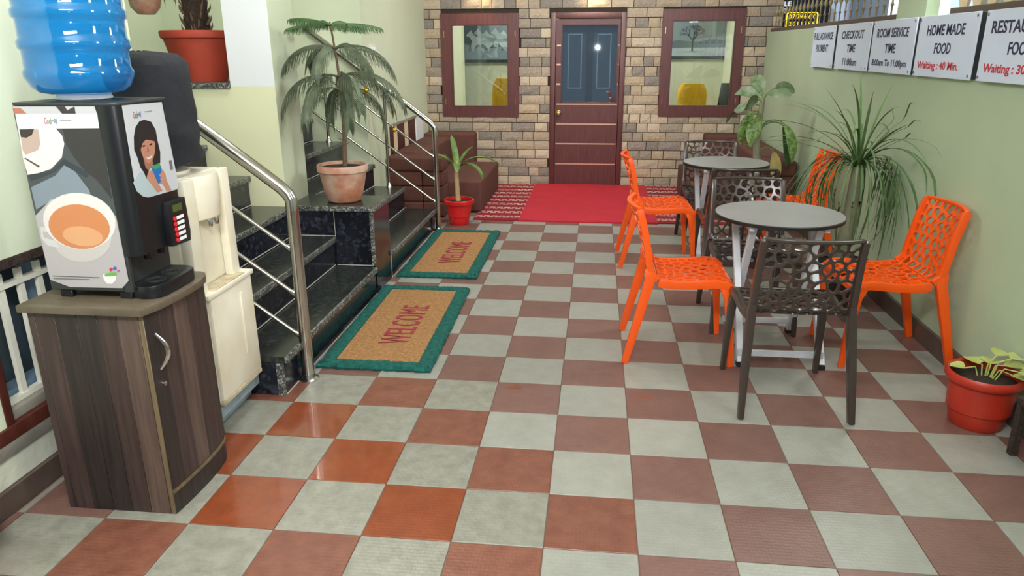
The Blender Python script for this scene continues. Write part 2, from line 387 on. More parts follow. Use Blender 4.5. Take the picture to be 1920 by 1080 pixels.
def piece(name, me, material, parent, loc, scale=(1, 1, 1), rot=(0, 0, 0)):
    """one small repeated piece that shares its mesh; its material sits on the object"""
    o = bpy.data.objects.new(name, me); COL.objects.link(o); o.parent = parent; o.location = loc; o.scale = scale; o.rotation_euler = rot
    o.material_slots[0].link = 'OBJECT'; o.material_slots[0].material = MATS[material] if isinstance(material, str) else material
    return o
def proto(mb, bevel=0.0, smooth=False):
    me = bpy.data.meshes.new('piece'); me.from_pydata(mb.v, [], mb.f)
    bm = bmesh.new(); bm.from_mesh(me); bmesh.ops.recalc_face_normals(bm, faces=bm.faces)
    if bevel: bmesh.ops.bevel(bm, geom=list(bm.edges), offset=bevel, segments=1, affect='EDGES', clamp_overlap=True)
    bm.to_mesh(me); bm.free(); me.materials.append(MATS['grout'])
    if smooth: me.polygons.foreach_set('use_smooth', [True] * len(me.polygons)); me.set_sharp_from_angle(angle=math.radians(40))
    return me
def text(name, body, center, right, up, width, height, material, parent, depth=0.0015, spacing=1.0, shear=0.0, bold=0.0):
    """lettering as a thin mesh, fitted to width x height on the plane spanned by right and up"""
    cu = bpy.data.curves.new(name, 'FONT'); cu.body = body; cu.size = 1.0; cu.extrude = 0.5; cu.space_character = spacing; cu.shear = shear; cu.resolution_u = 3; cu.offset = bold
    t = bpy.data.objects.new(name, cu); COL.objects.link(t)
    dg = bpy.context.evaluated_depsgraph_get(); me = bpy.data.meshes.new_from_object(t.evaluated_get(dg))
    bpy.data.objects.remove(t); bpy.data.curves.remove(cu)
    xs = [v.co.x for v in me.vertices]; ys = [v.co.y for v in me.vertices]
    x0, x1, y0, y1 = min(xs), max(xs), min(ys), max(ys)
    r = Vector(right).normalized(); u = Vector(up).normalized(); n = r.cross(u); c = Vector(center)
    off = Vector(parent['_o']) if parent is not None and '_o' in parent.keys() else Vector((0, 0, 0))
    for v in me.vertices:
        v.co = c + r * (((v.co.x - x0) / (x1 - x0) - 0.5) * width) + u * (((v.co.y - y0) / (y1 - y0) - 0.5) * height) + n * (v.co.z * depth) - off
    me.name = name; me.materials.clear()
    o = link(name, me, material, parent, None)
    if parent is not None: o['_o'] = tuple(off)
    return o

# artwork printed on the drinks machine, in metres on its panels
SIDE_ART=[
 ('print_backdrop',(74, 80, 84),[(-1.3337,1.3844),(-1.0640,1.3854),(-1.0607,1.3178),(-1.0575,1.0761),(-1.0545,0.8354),(-1.0813,0.8092),(-1.2638,0.8070),(-1.3302,0.8305),(-1.3347,1.1252)]),
 ('print_cloth',(138, 152, 166),[(-1.3287,1.1354),(-1.2376,1.1735),(-1.1935,1.2136),(-1.1727,1.1942),(-1.1328,1.1285),(-1.1310,1.1017),(-1.2607,1.0994),(-1.3266,1.0641)]),
 ('print_saucer',(196, 190, 194),[(-1.3350,1.0433),(-1.2680,1.0992),(-1.1381,1.1016),(-1.0590,1.0489),(-1.0545,0.8354),(-1.0813,0.8092),(-1.2638,0.8070),(-1.3302,0.8305)]),
 ('print_strip',(206, 208, 212),[(-1.3333,1.3831),(-1.0663,1.3842),(-1.0615,1.3630),(-1.3313,1.3617)]),
 ('print_wedge',(60, 52, 56),[(-1.1909,1.3837),(-1.1612,1.3838),(-1.1559,1.3726),(-1.1301,1.3839),(-1.1304,1.3627),(-1.1747,1.3625)]),
 ('print_bread',(196, 120, 100),[(-1.3328,1.3793),(-1.3082,1.3794),(-1.2912,1.3619),(-1.3313,1.3617)]),
 ('print_dark_plate',(52, 50, 52),[(-1.1820,1.3182),(-1.0604,1.3191),(-1.0631,1.1029),(-1.1013,1.1622),(-1.1351,1.1881),(-1.1646,1.2335),(-1.1812,1.2722)]),
 ('print_plate_shadow',(52, 60, 70),[(-1.3326,1.1721),(-1.2447,1.1899),(-1.1978,1.2266),(-1.1222,1.1817),(-1.1355,1.1683),(-1.2019,1.2069),(-1.2505,1.1799),(-1.3205,1.1556)]),
 ('print_plate',(240, 238, 238),[(-1.3308,1.3159),(-1.2050,1.3180),(-1.1887,1.2965),(-1.1868,1.2721),(-1.2042,1.2298),(-1.2473,1.1945),(-1.2933,1.1807),(-1.3305,1.1748),(-1.3348,1.2250)]),
 ('print_far_cup',(205, 178, 168),[(-1.3254,1.3146),(-1.2632,1.3151),(-1.2659,1.2714),(-1.2788,1.2518),(-1.3235,1.2370),(-1.3302,1.2513)]),
 ('print_far_coffee',(58, 50, 48),[(-1.3268,1.3146),(-1.2770,1.3163),(-1.2881,1.2982),(-1.3079,1.2891),(-1.3265,1.2915)]),
 ('print_spoon',(90, 70, 66),[(-1.3316,1.2264),(-1.3256,1.2278),(-1.2826,1.2026),(-1.2880,1.1979)]),
 ('print_banner',(250, 250, 250),[(-1.3292,1.3617),(-1.0608,1.3630),(-1.0629,1.3203),(-1.3306,1.3165)]),
 ('print_cup_body',(214, 208, 206),[(-1.0862,0.9761),(-1.0944,0.9539),(-1.1102,0.9331),(-1.1323,0.9155),(-1.1590,0.9026),(-1.1882,0.8954),(-1.2173,0.8945),(-1.2440,0.9002),(-1.2660,0.9119),(-1.2814,0.9286),(-1.2891,0.9490),(-1.2885,0.9712),(-1.2795,0.9935),(-1.2632,1.0140),(-1.2408,1.0312),(-1.2142,1.0436),(-1.1855,1.0503),(-1.1571,1.0509),(-1.1311,1.0453),(-1.1095,1.0339),(-1.0941,1.0177),(-1.0861,0.9979)]),
 ('print_cup_handle',(224, 220, 220),[(-1.3243,1.0088),(-1.2927,1.0026),(-1.2886,0.9873),(-1.3204,0.9936),(-1.3213,0.9725),(-1.2815,0.9622),(-1.2731,0.9399),(-1.3124,0.9459),(-1.3292,0.9702)]),
 ('print_cup_rim',(240, 236, 234),[(-1.0670,1.0119),(-1.0784,0.9907),(-1.0962,0.9718),(-1.1193,0.9560),(-1.1464,0.9446),(-1.1760,0.9380),(-1.2062,0.9369),(-1.2353,0.9412),(-1.2615,0.9508),(-1.2832,0.9650),(-1.2991,0.9830),(-1.3083,1.0036),(-1.3103,1.0257),(-1.3050,1.0479),(-1.2927,1.0689),(-1.2744,1.0875),(-1.2511,1.1026),(-1.2241,1.1135),(-1.1950,1.1195),(-1.1655,1.1203),(-1.1373,1.1160),(-1.1118,1.1067),(-1.0905,1.0930),(-1.0747,1.0756),(-1.0651,1.0556),(-1.0625,1.0339)]),
 ('print_tea',(222, 142, 92),[(-1.0890,0.9966),(-1.0983,0.9799),(-1.1130,0.9649),(-1.1322,0.9527),(-1.1550,0.9438),(-1.1798,0.9389),(-1.2054,0.9383),(-1.2301,0.9419),(-1.2525,0.9497),(-1.2711,0.9612),(-1.2850,0.9755),(-1.2933,0.9920),(-1.2955,1.0095),(-1.2915,1.0271),(-1.2817,1.0437),(-1.2666,1.0584),(-1.2472,1.0703),(-1.2245,1.0788),(-1.2000,1.0834),(-1.1749,1.0838),(-1.1508,1.0801),(-1.1289,1.0725),(-1.1106,1.0614),(-1.0967,1.0474),(-1.0882,1.0313),(-1.0856,1.0140)]),
 ('print_tea_light',(238, 176, 128),[(-1.1164,0.9730),(-1.1242,0.9625),(-1.1392,0.9542),(-1.1597,0.9490),(-1.1831,0.9477),(-1.2068,0.9503),(-1.2276,0.9567),(-1.2432,0.9660),(-1.2516,0.9770),(-1.2518,0.9884),(-1.2438,0.9989),(-1.2286,1.0071),(-1.2081,1.0122),(-1.1847,1.0134),(-1.1614,1.0107),(-1.1407,1.0044),(-1.1252,0.9953),(-1.1168,0.9844)]),
 ('print_small_cup',(250, 252, 250),[(-1.1401,0.8537),(-1.0915,0.8580),(-1.0984,0.8362),(-1.1135,0.8227),(-1.1303,0.8236),(-1.1392,0.8349)]),
 ('print_green_leaf',(120, 190, 90),[(-1.1306,0.8568),(-1.1119,0.8624),(-1.0914,0.8623),(-1.0925,0.8522),(-1.1145,0.8487),(-1.1352,0.8480)]),
 ('print_red_dot',(220, 50, 70),[(-1.1020,0.8720),(-1.1046,0.8674),(-1.1092,0.8654),(-1.1130,0.8671),(-1.1138,0.8717),(-1.1113,0.8763),(-1.1067,0.8783),(-1.1029,0.8765)]),
 ('print_blue_dot',(60, 110, 220),[(-1.0874,0.8760),(-1.0902,0.8714),(-1.0952,0.8693),(-1.0996,0.8711),(-1.1006,0.8756),(-1.0978,0.8802),(-1.0928,0.8823),(-1.0885,0.8805)]),
 ('print_pink_dot',(220, 90, 150),[(-1.0780,0.8677),(-1.0800,0.8646),(-1.0839,0.8632),(-1.0873,0.8644),(-1.0883,0.8674),(-1.0862,0.8705),(-1.0823,0.8719),(-1.0789,0.8707)]),
 ('print_caption',(120, 118, 122),[(-1.3172,0.8454),(-1.1536,0.8446),(-1.1542,0.8417),(-1.3178,0.8425)]),
 ('print_caption',(120, 118, 122),[(-1.3160,0.8367),(-1.1906,0.8370),(-1.1912,0.8340),(-1.3167,0.8338)]),
 ('print_logo_line',(150, 150, 150),[(-1.1848,1.3442),(-1.1487,1.3444),(-1.1492,1.3418),(-1.1853,1.3416)]),
]
FRONT_ART=[
 ('print_backdrop',(222, 226, 232),[(0.1302,1.3851),(0.3540,1.3808),(0.3817,1.0954),(0.3677,1.0867),(0.1985,1.0909),(0.1714,1.0996),(0.1446,1.1219),(0.1335,1.1457)]),
 ('print_shirt',(196, 214, 220),[(0.1333,1.1506),(0.1723,1.1779),(0.2110,1.1766),(0.2620,1.1484),(0.2641,1.0909),(0.1986,1.0914),(0.1714,1.0996),(0.1446,1.1219)]),
 ('print_hair',(34, 28, 30),[(0.1743,1.2875),(0.1896,1.3142),(0.2144,1.3306),(0.2424,1.3338),(0.2769,1.3239),(0.2953,1.2961),(0.2966,1.2588),(0.3020,1.2231),(0.2927,1.1891),(0.2616,1.1857),(0.2390,1.1921),(0.2038,1.1506),(0.1952,1.1742),(0.1816,1.1910),(0.1759,1.2208),(0.1651,1.2485)]),
 ('print_neck',(176, 120, 98),[(0.2049,1.2215),(0.2539,1.2147),(0.2502,1.1854),(0.2215,1.1749),(0.2079,1.1869)]),
 ('print_face',(204, 146, 120),[(0.2001,1.2760),(0.2199,1.2882),(0.2474,1.2909),(0.2708,1.2767),(0.2808,1.2558),(0.2732,1.2280),(0.2576,1.2092),(0.2335,1.1968),(0.2207,1.1997),(0.2076,1.2134),(0.1992,1.2368)]),
 ('print_fringe',(38, 30, 32),[(0.1970,1.2707),(0.2143,1.2917),(0.2435,1.2952),(0.2752,1.2801),(0.2804,1.2608),(0.2563,1.2675),(0.2338,1.2721),(0.2148,1.2637),(0.2001,1.2463)]),
 ('print_eye',(40, 26, 26),[(0.2072,1.2541),(0.2197,1.2574),(0.2270,1.2535),(0.2161,1.2501)]),
 ('print_eye',(40, 26, 26),[(0.2458,1.2541),(0.2587,1.2575),(0.2665,1.2545),(0.2551,1.2505)]),
 ('print_nose',(176, 112, 92),[(0.2347,1.2506),(0.2396,1.2500),(0.2415,1.2322),(0.2279,1.2320)]),
 ('print_smile',(245, 240, 238),[(0.2170,1.2169),(0.2332,1.2146),(0.2554,1.2204),(0.2500,1.2132),(0.2317,1.2089)]),
 ('print_arm',(206, 150, 126),[(0.2045,1.1530),(0.2197,1.1713),(0.2393,1.1741),(0.2544,1.1466),(0.2717,1.1121),(0.2808,1.0991),(0.2499,1.0977),(0.2290,1.1238)]),
 ('print_arm',(206, 150, 126),[(0.2652,1.1275),(0.2817,1.1553),(0.2992,1.1668),(0.3112,1.1505),(0.3129,1.1296),(0.3173,1.1184),(0.3323,1.0906),(0.3027,1.0919),(0.2896,1.1181)]),
 ('print_cup',(32, 118, 206),[(0.2378,1.1813),(0.2882,1.1857),(0.2943,1.1685),(0.2754,1.1257),(0.2627,1.1249),(0.2502,1.1503)]),
 ('print_cup_top',(60, 170, 110),[(0.2463,1.1870),(0.2873,1.1889),(0.2927,1.1759),(0.2615,1.1726),(0.2406,1.1789)]),
 ('print_fingers',(214, 160, 136),[(0.2759,1.1537),(0.3020,1.1571),(0.3037,1.1497),(0.2787,1.1446)]),
 ('print_fingers',(214, 160, 136),[(0.2774,1.1397),(0.3068,1.1409),(0.3067,1.1337),(0.2787,1.1313)]),
 ('print_logo_line',(150, 150, 152),[(0.2461,1.3592),(0.2897,1.3582),(0.2892,1.3563),(0.2455,1.3574)]),
 ('print_tag',(120, 124, 130),[(0.3439,1.1888),(0.3589,1.1887),(0.3601,1.1583),(0.3448,1.1576)]),
]

# ================================================================== SETTING
T = 0.305
# floor slab with laid tiles
fl = build('floor', MB().box((-1.62, -3.2, -0.12), (2.35, 6.9, -0.004)), 'grout'); struct(fl, 'checkered red and white tiled porch floor'); fl['_o'] = (0, 0, 0)
tile_me = proto(MB().box((-0.151, -0.151, -0.010), (0.151, 0.151, 0.0)), 0.0012)
edge_cache = {}
wet = {(-3, 0), (-1, 0), (-2, 1), (-3, 2), (-4, 1)}
worn = {(0, 1), (1, 0), (-1, 2), (-2, -1), (-4, -1), (0, -1), (-2, 3), (-4, 3)}
for i in range(-6, 8):
    for j in range(-3, 16):
        x0, x1 = max(i * T, -1.55), min((i + 1) * T, 2.25)
        if x1 - x0 < 0.02: continue
        y0, y1 = j * T, min((j + 1) * T, 4.86)
        if j < -2 and not (-3 <= i <= 6): continue
        cx, cy = (x0 + x1) / 2, (y0 + y1) / 2
        if x1 < -0.98 and y0 > 0.98: continue        # under the stairs
        even = (i + j) % 2 == 0
        if even: mname = 'tile_white_used' if (i <= -1 and j <= 3) or (i <= 0 and j <= 1) else 'tile_white'
        else: mname = 'tile_red_wet' if (i, j) in wet and (i, j) not in worn else ('tile_red_worn' if (i, j) in worn or (i, j) in wet else 'tile_red')
        piece('tile', tile_me, mname, fl, (cx, cy, 0.0), ((x1 - x0 - 0.003) / 0.302, (y1 - y0 - 0.003) / 0.302, 1))

# spilt water stains on a few red tiles
rs = random.Random(12)
for cx, cy, r in ((-0.52, 1.10, 0.05), (-0.45, 1.17, 0.06), (0.08, 1.17, 0.06), (0.70, 1.13, 0.05)):
    pts = [(cx + r * rs.uniform(0.45, 1.1) * math.cos(2 * PI * k / 14), cy + 0.6 * r * rs.uniform(0.4, 1.1) * math.sin(2 * PI * k / 14)) for k in range(14)]
    build('water_stain', MB().prism(pts, 0.0002, 0.0006), 'tile_red_worn', fl)

# stone-clad wall at the back with the door and the two windows
YB = 6.66
wb = MB()
OPEN = [(-0.10, 0.735, -0.2, 1.92), (-1.345, -0.462, 0.792, 1.918), (1.13, 2.012, 0.805, 1.945)]
def wall_with_openings(mb, x0, x1, z0, z1, y0, y1, ops):
    xs = sorted({x0, x1, *[o[0] for o in ops], *[o[1] for o in ops]}); zs = sorted({z0, z1, *[max(z0, o[2]) for o in ops], *[o[3] for o in ops]})
    for a, b_ in zip(xs, xs[1:]):
        run = None
        for c, d in zip(zs, zs[1:]):
            hole = any(o[0] - 1e-6 <= a and b_ <= o[1] + 1e-6 and o[2] - 1e-6 <= c and d <= o[3] + 1e-6 for o in ops)
            if not hole: mb.box((a, y0, c), (b_, y1, d))
wall_with_openings(wb, -1.58, 2.40, 0, 2.98, YB + 0.012, YB + 0.20, OPEN)
wback = build('wall_back', wb, 'mortar'); struct(wback, 'back wall clad in beige split stone bricks'); wback['_o'] = (0, 0, 0)
bricks = []
pitch = 0.1035
random.seed(21)
row = 0; z = 0.0
lens = [0.27, 0.135, 0.24, 0.27, 0.14, 0.20, 0.25, 0.12]
while z < 2.30:
    x = -1.58 - random.random() * 0.2
    while x < 2.39:
        w = random.choice(lens) * random.uniform(0.94, 1.06)
        segs = [(max(x, -1.578), min(x + w, 2.395))]
        for o in OPEN:
            if z + pitch * 0.6 > o[2] and z + pitch * 0.4 < o[3]:
                ns = []
                for a, b_ in segs:
                    if b_ <= o[0] or a >= o[1]: ns.append((a, b_))
                    else:
                        if a < o[0]: ns.append((a, o[0]))
                        if b_ > o[1]: ns.append((o[1], b_))
                segs = ns
        for a, b_ in segs:
            if b_ - a > 0.03: bricks.append((a + 0.0038, b_ - 0.0038, z + 0.0038, z + pitch - 0.0038))
        x += w
    z += pitch; row += 1
def stone_mesh(seed):
    rnd = random.Random(seed); mb = MB(); nx, nz = 5, 4; vs = []; fs = []
    for k in range(nz):
        for i in range(nx):
            edge = i in (0, nx - 1) or k in (0, nz - 1)
            vs.append((i / (nx - 1) - 0.5, -0.55 if edge else -0.8 - rnd.random() * 0.35, k / (nz - 1) - 0.5))
    for k in range(nz - 1):
        for i in range(nx - 1): fs.append((k * nx + i, k * nx + i + 1, (k + 1) * nx + i + 1, (k + 1) * nx + i))
    rim = [i for i in range(nx)] + [k * nx + nx - 1 for k in range(1, nz)] + [(nz - 1) * nx + i for i in range(nx - 2, -1, -1)] + [k * nx for k in range(nz - 2, 0, -1)]
    base = len(vs)
    vs += [(vs[i][0], 0.5, vs[i][2]) for i in rim]; n = len(rim)
    fs += [(rim[i], base + i, base + (i + 1) % n, rim[(i + 1) % n]) for i in range(n)]
    mb.add(vs, fs); return proto(mb, 0, False)
stones = [stone_mesh(k) for k in range(6)]
def hidden_brick(b_):
    a, c, z0, z1 = b_
    return z0 > 2.07 or (z1 < 0.55 and (c < -0.98 or a > 1.62)) or (z1 < 0.28 and (c < -0.68 or a > 1.36))
front = [b_ for b_ in bricks if not hidden_brick(b_)]; rest = [b_ for b_ in bricks if hidden_brick(b_)]
front.sort(key=lambda b_: -(b_[1] - b_[0])); rest += front[300:]; front = front[:300]
rr = random.Random(5)
for (a, c, z0, z1) in front:
    piece('brick', rr.choice(stones), rr.choice(BR), wback, ((a + c) / 2, YB + 0.004, (z0 + z1) / 2), (c - a, 0.018, z1 - z0))
rb = MB()
for (a, c, z0, z1) in rest: rb.box((a, YB - 0.006, z0), (c, YB + 0.012, z1))
ro = build('brick_courses', rb, BR[1], wback, 0.002, 1); ro['kind'] = 'stuff'

# door
d = thing('door_1', 'dark mahogany door with a blue tinted glass pane and brass lines', 'door', (0.32, YB, 0.0)); del d['category']; d['kind'] = 'structure'
x0, x1, zt = -0.10, 0.735, 1.92
build('door_frame', MB().box((x0, YB - 0.03, 0.0), (x0 + 0.055, YB + 0.1, zt)).box((x1 - 0.055, YB - 0.03, 0.0), (x1, YB + 0.1, zt)).box((x0 + 0.055, YB - 0.03, zt - 0.06), (x1 - 0.055, YB + 0.1, zt)), 'mahogany', d, 0.004)
lf = MB(); gx0, gx1, gz0, gz1 = 0.02, 0.655, 0.945, 1.80
lx0, lx1 = x0 + 0.06, x1 - 0.06
lf.box((lx0, YB + 0.0, 0.01), (lx1, YB + 0.04, gz0)).box((lx0, YB, gz1), (lx1, YB + 0.04, zt - 0.065)).box((lx0, YB, gz0), (gx0, YB + 0.04, gz1)).box((gx1, YB, gz0), (lx1, YB + 0.04, gz1))
leaf = build('door_leaf', lf, 'mahogany', d)
build('glass_pane', MB().box((gx0, YB + 0.012, gz0), (gx1, YB + 0.018, gz1)), 'door_glass', d)
bead = MB(); e = 0.012
bead.box((gx0, YB - 0.006, gz0), (gx0 + e, YB + 0.01, gz1)).box((gx1 - e, YB - 0.006, gz0), (gx1, YB + 0.01, gz1)).box((gx0 + e, YB - 0.006, gz0), (gx1 - e, YB + 0.01, gz0 + e)).box((gx0 + e, YB - 0.006, gz1 - e), (gx1 - e, YB + 0.01, gz1))
build('glazing_bead', bead, 'mahogany_dark', d)
for zz in (0.25, 0.485, 0.71, 0.932): build('brass_line', MB().box((lx0 + 0.01, YB - 0.003, zz - 0.007), (lx1 - 0.01, YB + 0.002, zz + 0.007)), 'door_line', leaf)
for zz in (1.155, 1.369, 1.574):
    for a, c in ((lx0 + 0.01, gx0 - 0.004), (gx1 + 0.004, lx1 - 0.01)): build('brass_line', MB().box((a, YB - 0.003, zz - 0.009), (c, YB + 0.002, zz + 0.009)), 'door_line', leaf)
kn = MB(); rg = []
for (yy, r) in ((0.0, 0.03), (-0.008, 0.03), (-0.012, 0.014), (-0.032, 0.014), (-0.04, 0.026), (-0.058, 0.03), (-0.068, 0.022), (-0.071, 0.004)):
    rg.append([(-0.001 + r * math.cos(2 * PI * k / 18), YB + yy, 0.835 + r * math.sin(2 * PI * k / 18)) for k in range(18)])
kn.loft(rg); build('knob', kn, 'brass', d, smooth=True)
# inner double door behind the pane
scr = MB().box((gx0 - 0.02, YB + 0.15, gz0 - 0.1), (gx1 + 0.02, YB + 0.17, gz1 + 0.02))
mat('inner_dark', (66, 80, 90), 0.5); mat('inner_trim', (160, 178, 186), 0.4); mat('inner_stile', (18, 18, 20), 0.5)
build('inner_panel', scr, 'inner_dark', d)
build('inner_stile', MB().box((0.30, YB + 0.11, gz0 - 0.1), (0.375, YB + 0.15, gz1 + 0.02)), 'inner_stile', d)
for a, c in ((0.09, 0.25), (0.42, 0.58)):
    t = MB(); z0, z1 = 1.10, 1.70; w = 0.012
    t.box((a, YB + 0.135, z0), (a + w, YB + 0.15, z1)).box((c - w, YB + 0.135, z0), (c, YB + 0.15, z1)).box((a + w, YB + 0.135, z0), (c - w, YB + 0.15, z0 + w)).box((a + w, YB + 0.135, z1 - w), (c - w, YB + 0.15, z1))
    build('inner_trim', t, 'inner_trim', d)

def window(n, x0, x1, z0, z1, gx0, gx1, gz0, gz1, label):
    w = thing('window_%d' % n, label, 'window', ((x0 + x1) / 2, YB, z0)); del w['category']; w['kind'] = 'structure'
    f = MB(); ya, yb = YB - 0.028, YB + 0.06
    f.box((x0, ya, z0), (gx0, yb, z1)).box((gx1, ya, z0), (x1, yb, z1)).box((gx0, ya, z0), (gx1, yb, gz0)).box((gx0, ya, gz1), (gx1, yb, z1))
    fr = build('window_frame', f, 'mahogany', w)
    bd = MB(); e = 0.01
    bd.box((gx0, ya + 0.006, gz0), (gx0 + e, yb - 0.02, gz1)).box((gx1 - e, ya + 0.006, gz0), (gx1, yb - 0.02, gz1)).box((gx0 + e, ya + 0.006, gz0), (gx1 - e, yb - 0.02, gz0 + e)).box((gx0 + e, ya + 0.006, gz1 - e), (gx1 - e, yb - 0.02, gz1))
    build('glazing_bead', bd, 'mahogany_dark', w)
    build('glass_pane', MB().box((gx0, YB + 0.012, gz0), (gx1, YB + 0.016, gz1)), 'window_glass', w)
    for xx in (x0 + 0.035, x1 - 0.04):
        for zz in (z0 + 0.17, z1 - 0.22): build('hinge', MB().box((xx - 0.004, ya - 0.003, zz - 0.035), (xx + 0.004, ya + 0.002, zz + 0.035)), 'brass', fr)
window(1, -1.348, -0.460, 0.789, 1.920, -1.232, -0.578, 0.902, 1.80, 'left mahogany framed window beside the stair railing')
window(2, 1.128, 2.012, 0.803, 1.945, 1.234, 1.915, 0.915, 1.828, 'right mahogany framed window above the tables')

# room behind the glass
RY = 8.62
struct(build('wall_room_back', MB().box((-1.9, RY, 0), (2.38, RY + 0.1, 2.8)), 'room_paint'))
struct(build('wall_room_left', MB().box((-1.42, 6.87, 0), (-1.36, RY - 0.4, 2.8)), 'room_paint_light'))
struct(build('wall_room_right', MB().box((2.13, 6.87, 0), (2.38, RY, 2.8)), 'room_paint_light'))
struct(build('floor_room', MB().box((-1.9, 6.87, -0.1), (2.38, RY + 0.1, 0.0)), 'skirting'))
struct(build('ceiling_room', MB().box((-1.9, 6.87, 2.8), (2.38, RY + 0.1, 2.86)), 'ceiling_paint'))
struct(build('wall_partition', MB().box((-0.02, 6.87, 0), (0.0, 7.6, 2.8)).box((0.68, 6.87, 0), (0.70, 7.6, 2.8)).box((0.0, 7.55, 0), (0.68, 7.6, 2.8)), 'inner_dark'))

# paint-covered side walls
# left wall with its low grilled window; it ends where the stairs begin
lw = MB(); XL = -1.58
lw.box((XL - 0.24, -3.2, 0.0), (XL, 0.07, 2.98)).box((XL - 0.24, 0.07, 0.862), (XL, 1.14, 2.98)).box((XL - 0.24, 0.80, 0.0), (XL, 1.14, 0.862)).box((XL - 0.24, 0.07, 0.24), (XL - 0.20, 0.80, 0.862)).box((XL - 0.24, 0.07, 0.0), (XL, 0.80, 0.24))
wl = build('wall_left', lw, 'paint_bright'); struct(wl, 'pale green painted wall beside the cabinet'); wl['_o'] = (0, 0, 0)
build('plaster_patch', MB().box((XL, -3.2, 0.09), (XL + 0.004, 0.78, 0.19)), 'whitewash', wl)
build('plaster_ledge', MB().box((XL, -3.2, 0.19), (XL + 0.012, 0.80, 0.239)), 'sill_stone', wl, 0.004)
bs = build('baseboard_left', MB().box((XL + 0.001, -3.2, 0.0), (XL + 0.022, 0.975, 0.088)), 'skirting'); struct(bs)
w3 = thing('window_3', 'low window with white bars behind the cabinet', 'window', (XL - 0.1, 0.43, 0.3)); del w3['category']; w3['kind'] = 'structure'
build('frame_rail', MB().box((XL - 0.08, 0.0, 0.241), (XL + 0.012, 0.80, 0.292)), 'frame_brown', w3, 0.003)
build('frame_rail', MB().box((XL - 0.08, 0.07, 0.828), (XL + 0.006, 0.80, 0.8615)), 'bark_dark', w3, 0.003)
for a in (0.071, 0.765): build('frame_post', MB().box((XL - 0.08, a, 0.293), (XL + 0.004, a + 0.034, 0.827)), 'frame_brown', w3, 0.003)
build('sill', MB().box((XL - 0.19, 0.106, 0.293), (XL - 0.012, 0.764, 0.33)), 'sill_stone', w3, 0.004)
build('sash', MB().box((XL - 0.14, 0.106, 0.331), (XL - 0.078, 0.764, 0.368)), 'sash_blue', w3)
build('sash', MB().box((XL - 0.14, 0.106, 0.79), (XL - 0.10, 0.764, 0.826)), 'sash_blue', w3)
build('sash', MB().box((XL - 0.14, 0.42, 0.369), (XL - 0.10, 0.46, 0.789)), 'sash_blue', w3)
build('glass_pane', MB().box((XL - 0.165, 0.106, 0.34), (XL - 0.16, 0.764, 0.82)), 'window_dark', w3)
for k in range(7):
    yy = 0.128 + k * 0.092
    build('grille_bar', MB().box((XL - 0.062, yy, 0.345), (XL - 0.046, yy + 0.024, 0.80)), 'grille_white', w3)
for zz in (0.332, 0.745): build('grille_rail', MB().box((XL - 0.068, 0.107, zz), (XL - 0.04, 0.763, zz + 0.018)), 'grille_white', w3)

# wall between the two flights: thick, with an open niche that holds the big clay pot
YN, YF = 2.48, 2.85
nw = MB(); nx0, nx1, nz = -2.75, -1.825, 1.318
nw.box((nx1, YN, 0), (-1.54, YF, 2.98)).box((-3.3, YN, 0), (nx0, YF, 2.98)).box((nx0, YN, 0), (nx1, YF, nz)).box((nx0, YN, 2.45), (nx1, YF, 2.98))
wn = build('wall_stair', nw, 'paint_green'); struct(wn, 'painted wall between the two stair flights'); wn['_o'] = (0, 0, 0)
build('cream_coat', MB().box((-3.3, YN - 0.004, 0), (-1.541, YN, nz + 0.01)), 'paint_cream', wn)
build('white_coat', MB().box((nx1, YN - 0.004, nz + 0.01), (-1.541, YN, 2.98)), 'paint_white', wn)
build('sill', MB().box((nx0, YN - 0.03, nz), (nx1 + 0.0, YF, nz + 0.03)), 'granite_edge', wn)
# wall past the second flight and on to the stone wall
wf = build('wall_flight', MB().box((-3.3, 4.30, 0), (-1.54, 4.5, 2.98)).box((-1.74, 4.5, 0), (-1.54, 6.66, 2.98)), 'paint_green'); struct(wf, 'pale green wall past the second flight of stairs')
struct(build('wall_stair_end', MB().box((-3.5, 1.14, 0), (-3.3, 4.5, 2.98)), 'paint_green'))
struct(build('wall_stair_near', MB().box((-3.5, 0.9, 0), (-1.82, 1.14, 2.98)), 'paint_green'))
sw = thing('light_switch', 'small white switch plate on the wall above the stair railing', 'switch', (-1.54, 4.58, 1.535))
build('plate', MB().box((-1.54, 4.49, 1.485), (-1.53, 4.67, 1.585)), 'switch_white', sw, 0.003)
for k in (0, 1): build('rocker', MB().box((-1.531, 4.515 + k * 0.075, 1.51), (-1.522, 4.565 + k * 0.075, 1.56)), 'label_white', sw, 0.002)
# wooden slats in the wall behind the left sofa
ws = thing('window_4', 'small opening with brown wooden slats behind the left sofa', 'window', (-1.54, 5.6, 0.5)); del ws['category']; ws['kind'] = 'structure'
build('frame', MB().box((-1.55, 4.98, 0.832), (-1.522, 6.02, 0.852)), 'sill_stone', ws)
for a, c in ((4.98, 5.08), (5.25, 5.50), (5.69, 5.97)): build('slat', MB().box((-1.55, a, 0.45), (-1.528, c, 0.832)), 'mahogany_dark', ws)
for a, c in ((5.09, 5.24), (5.51, 5.68)): build('slat', MB().box((-1.55, a, 0.45), (-1.534, c, 0.832)), 'fence_cream', ws)
build('white_board', MB().box((-1.55, 6.03, 0.45), (-1.53, 6.36, 0.845)), 'paint_white', ws)

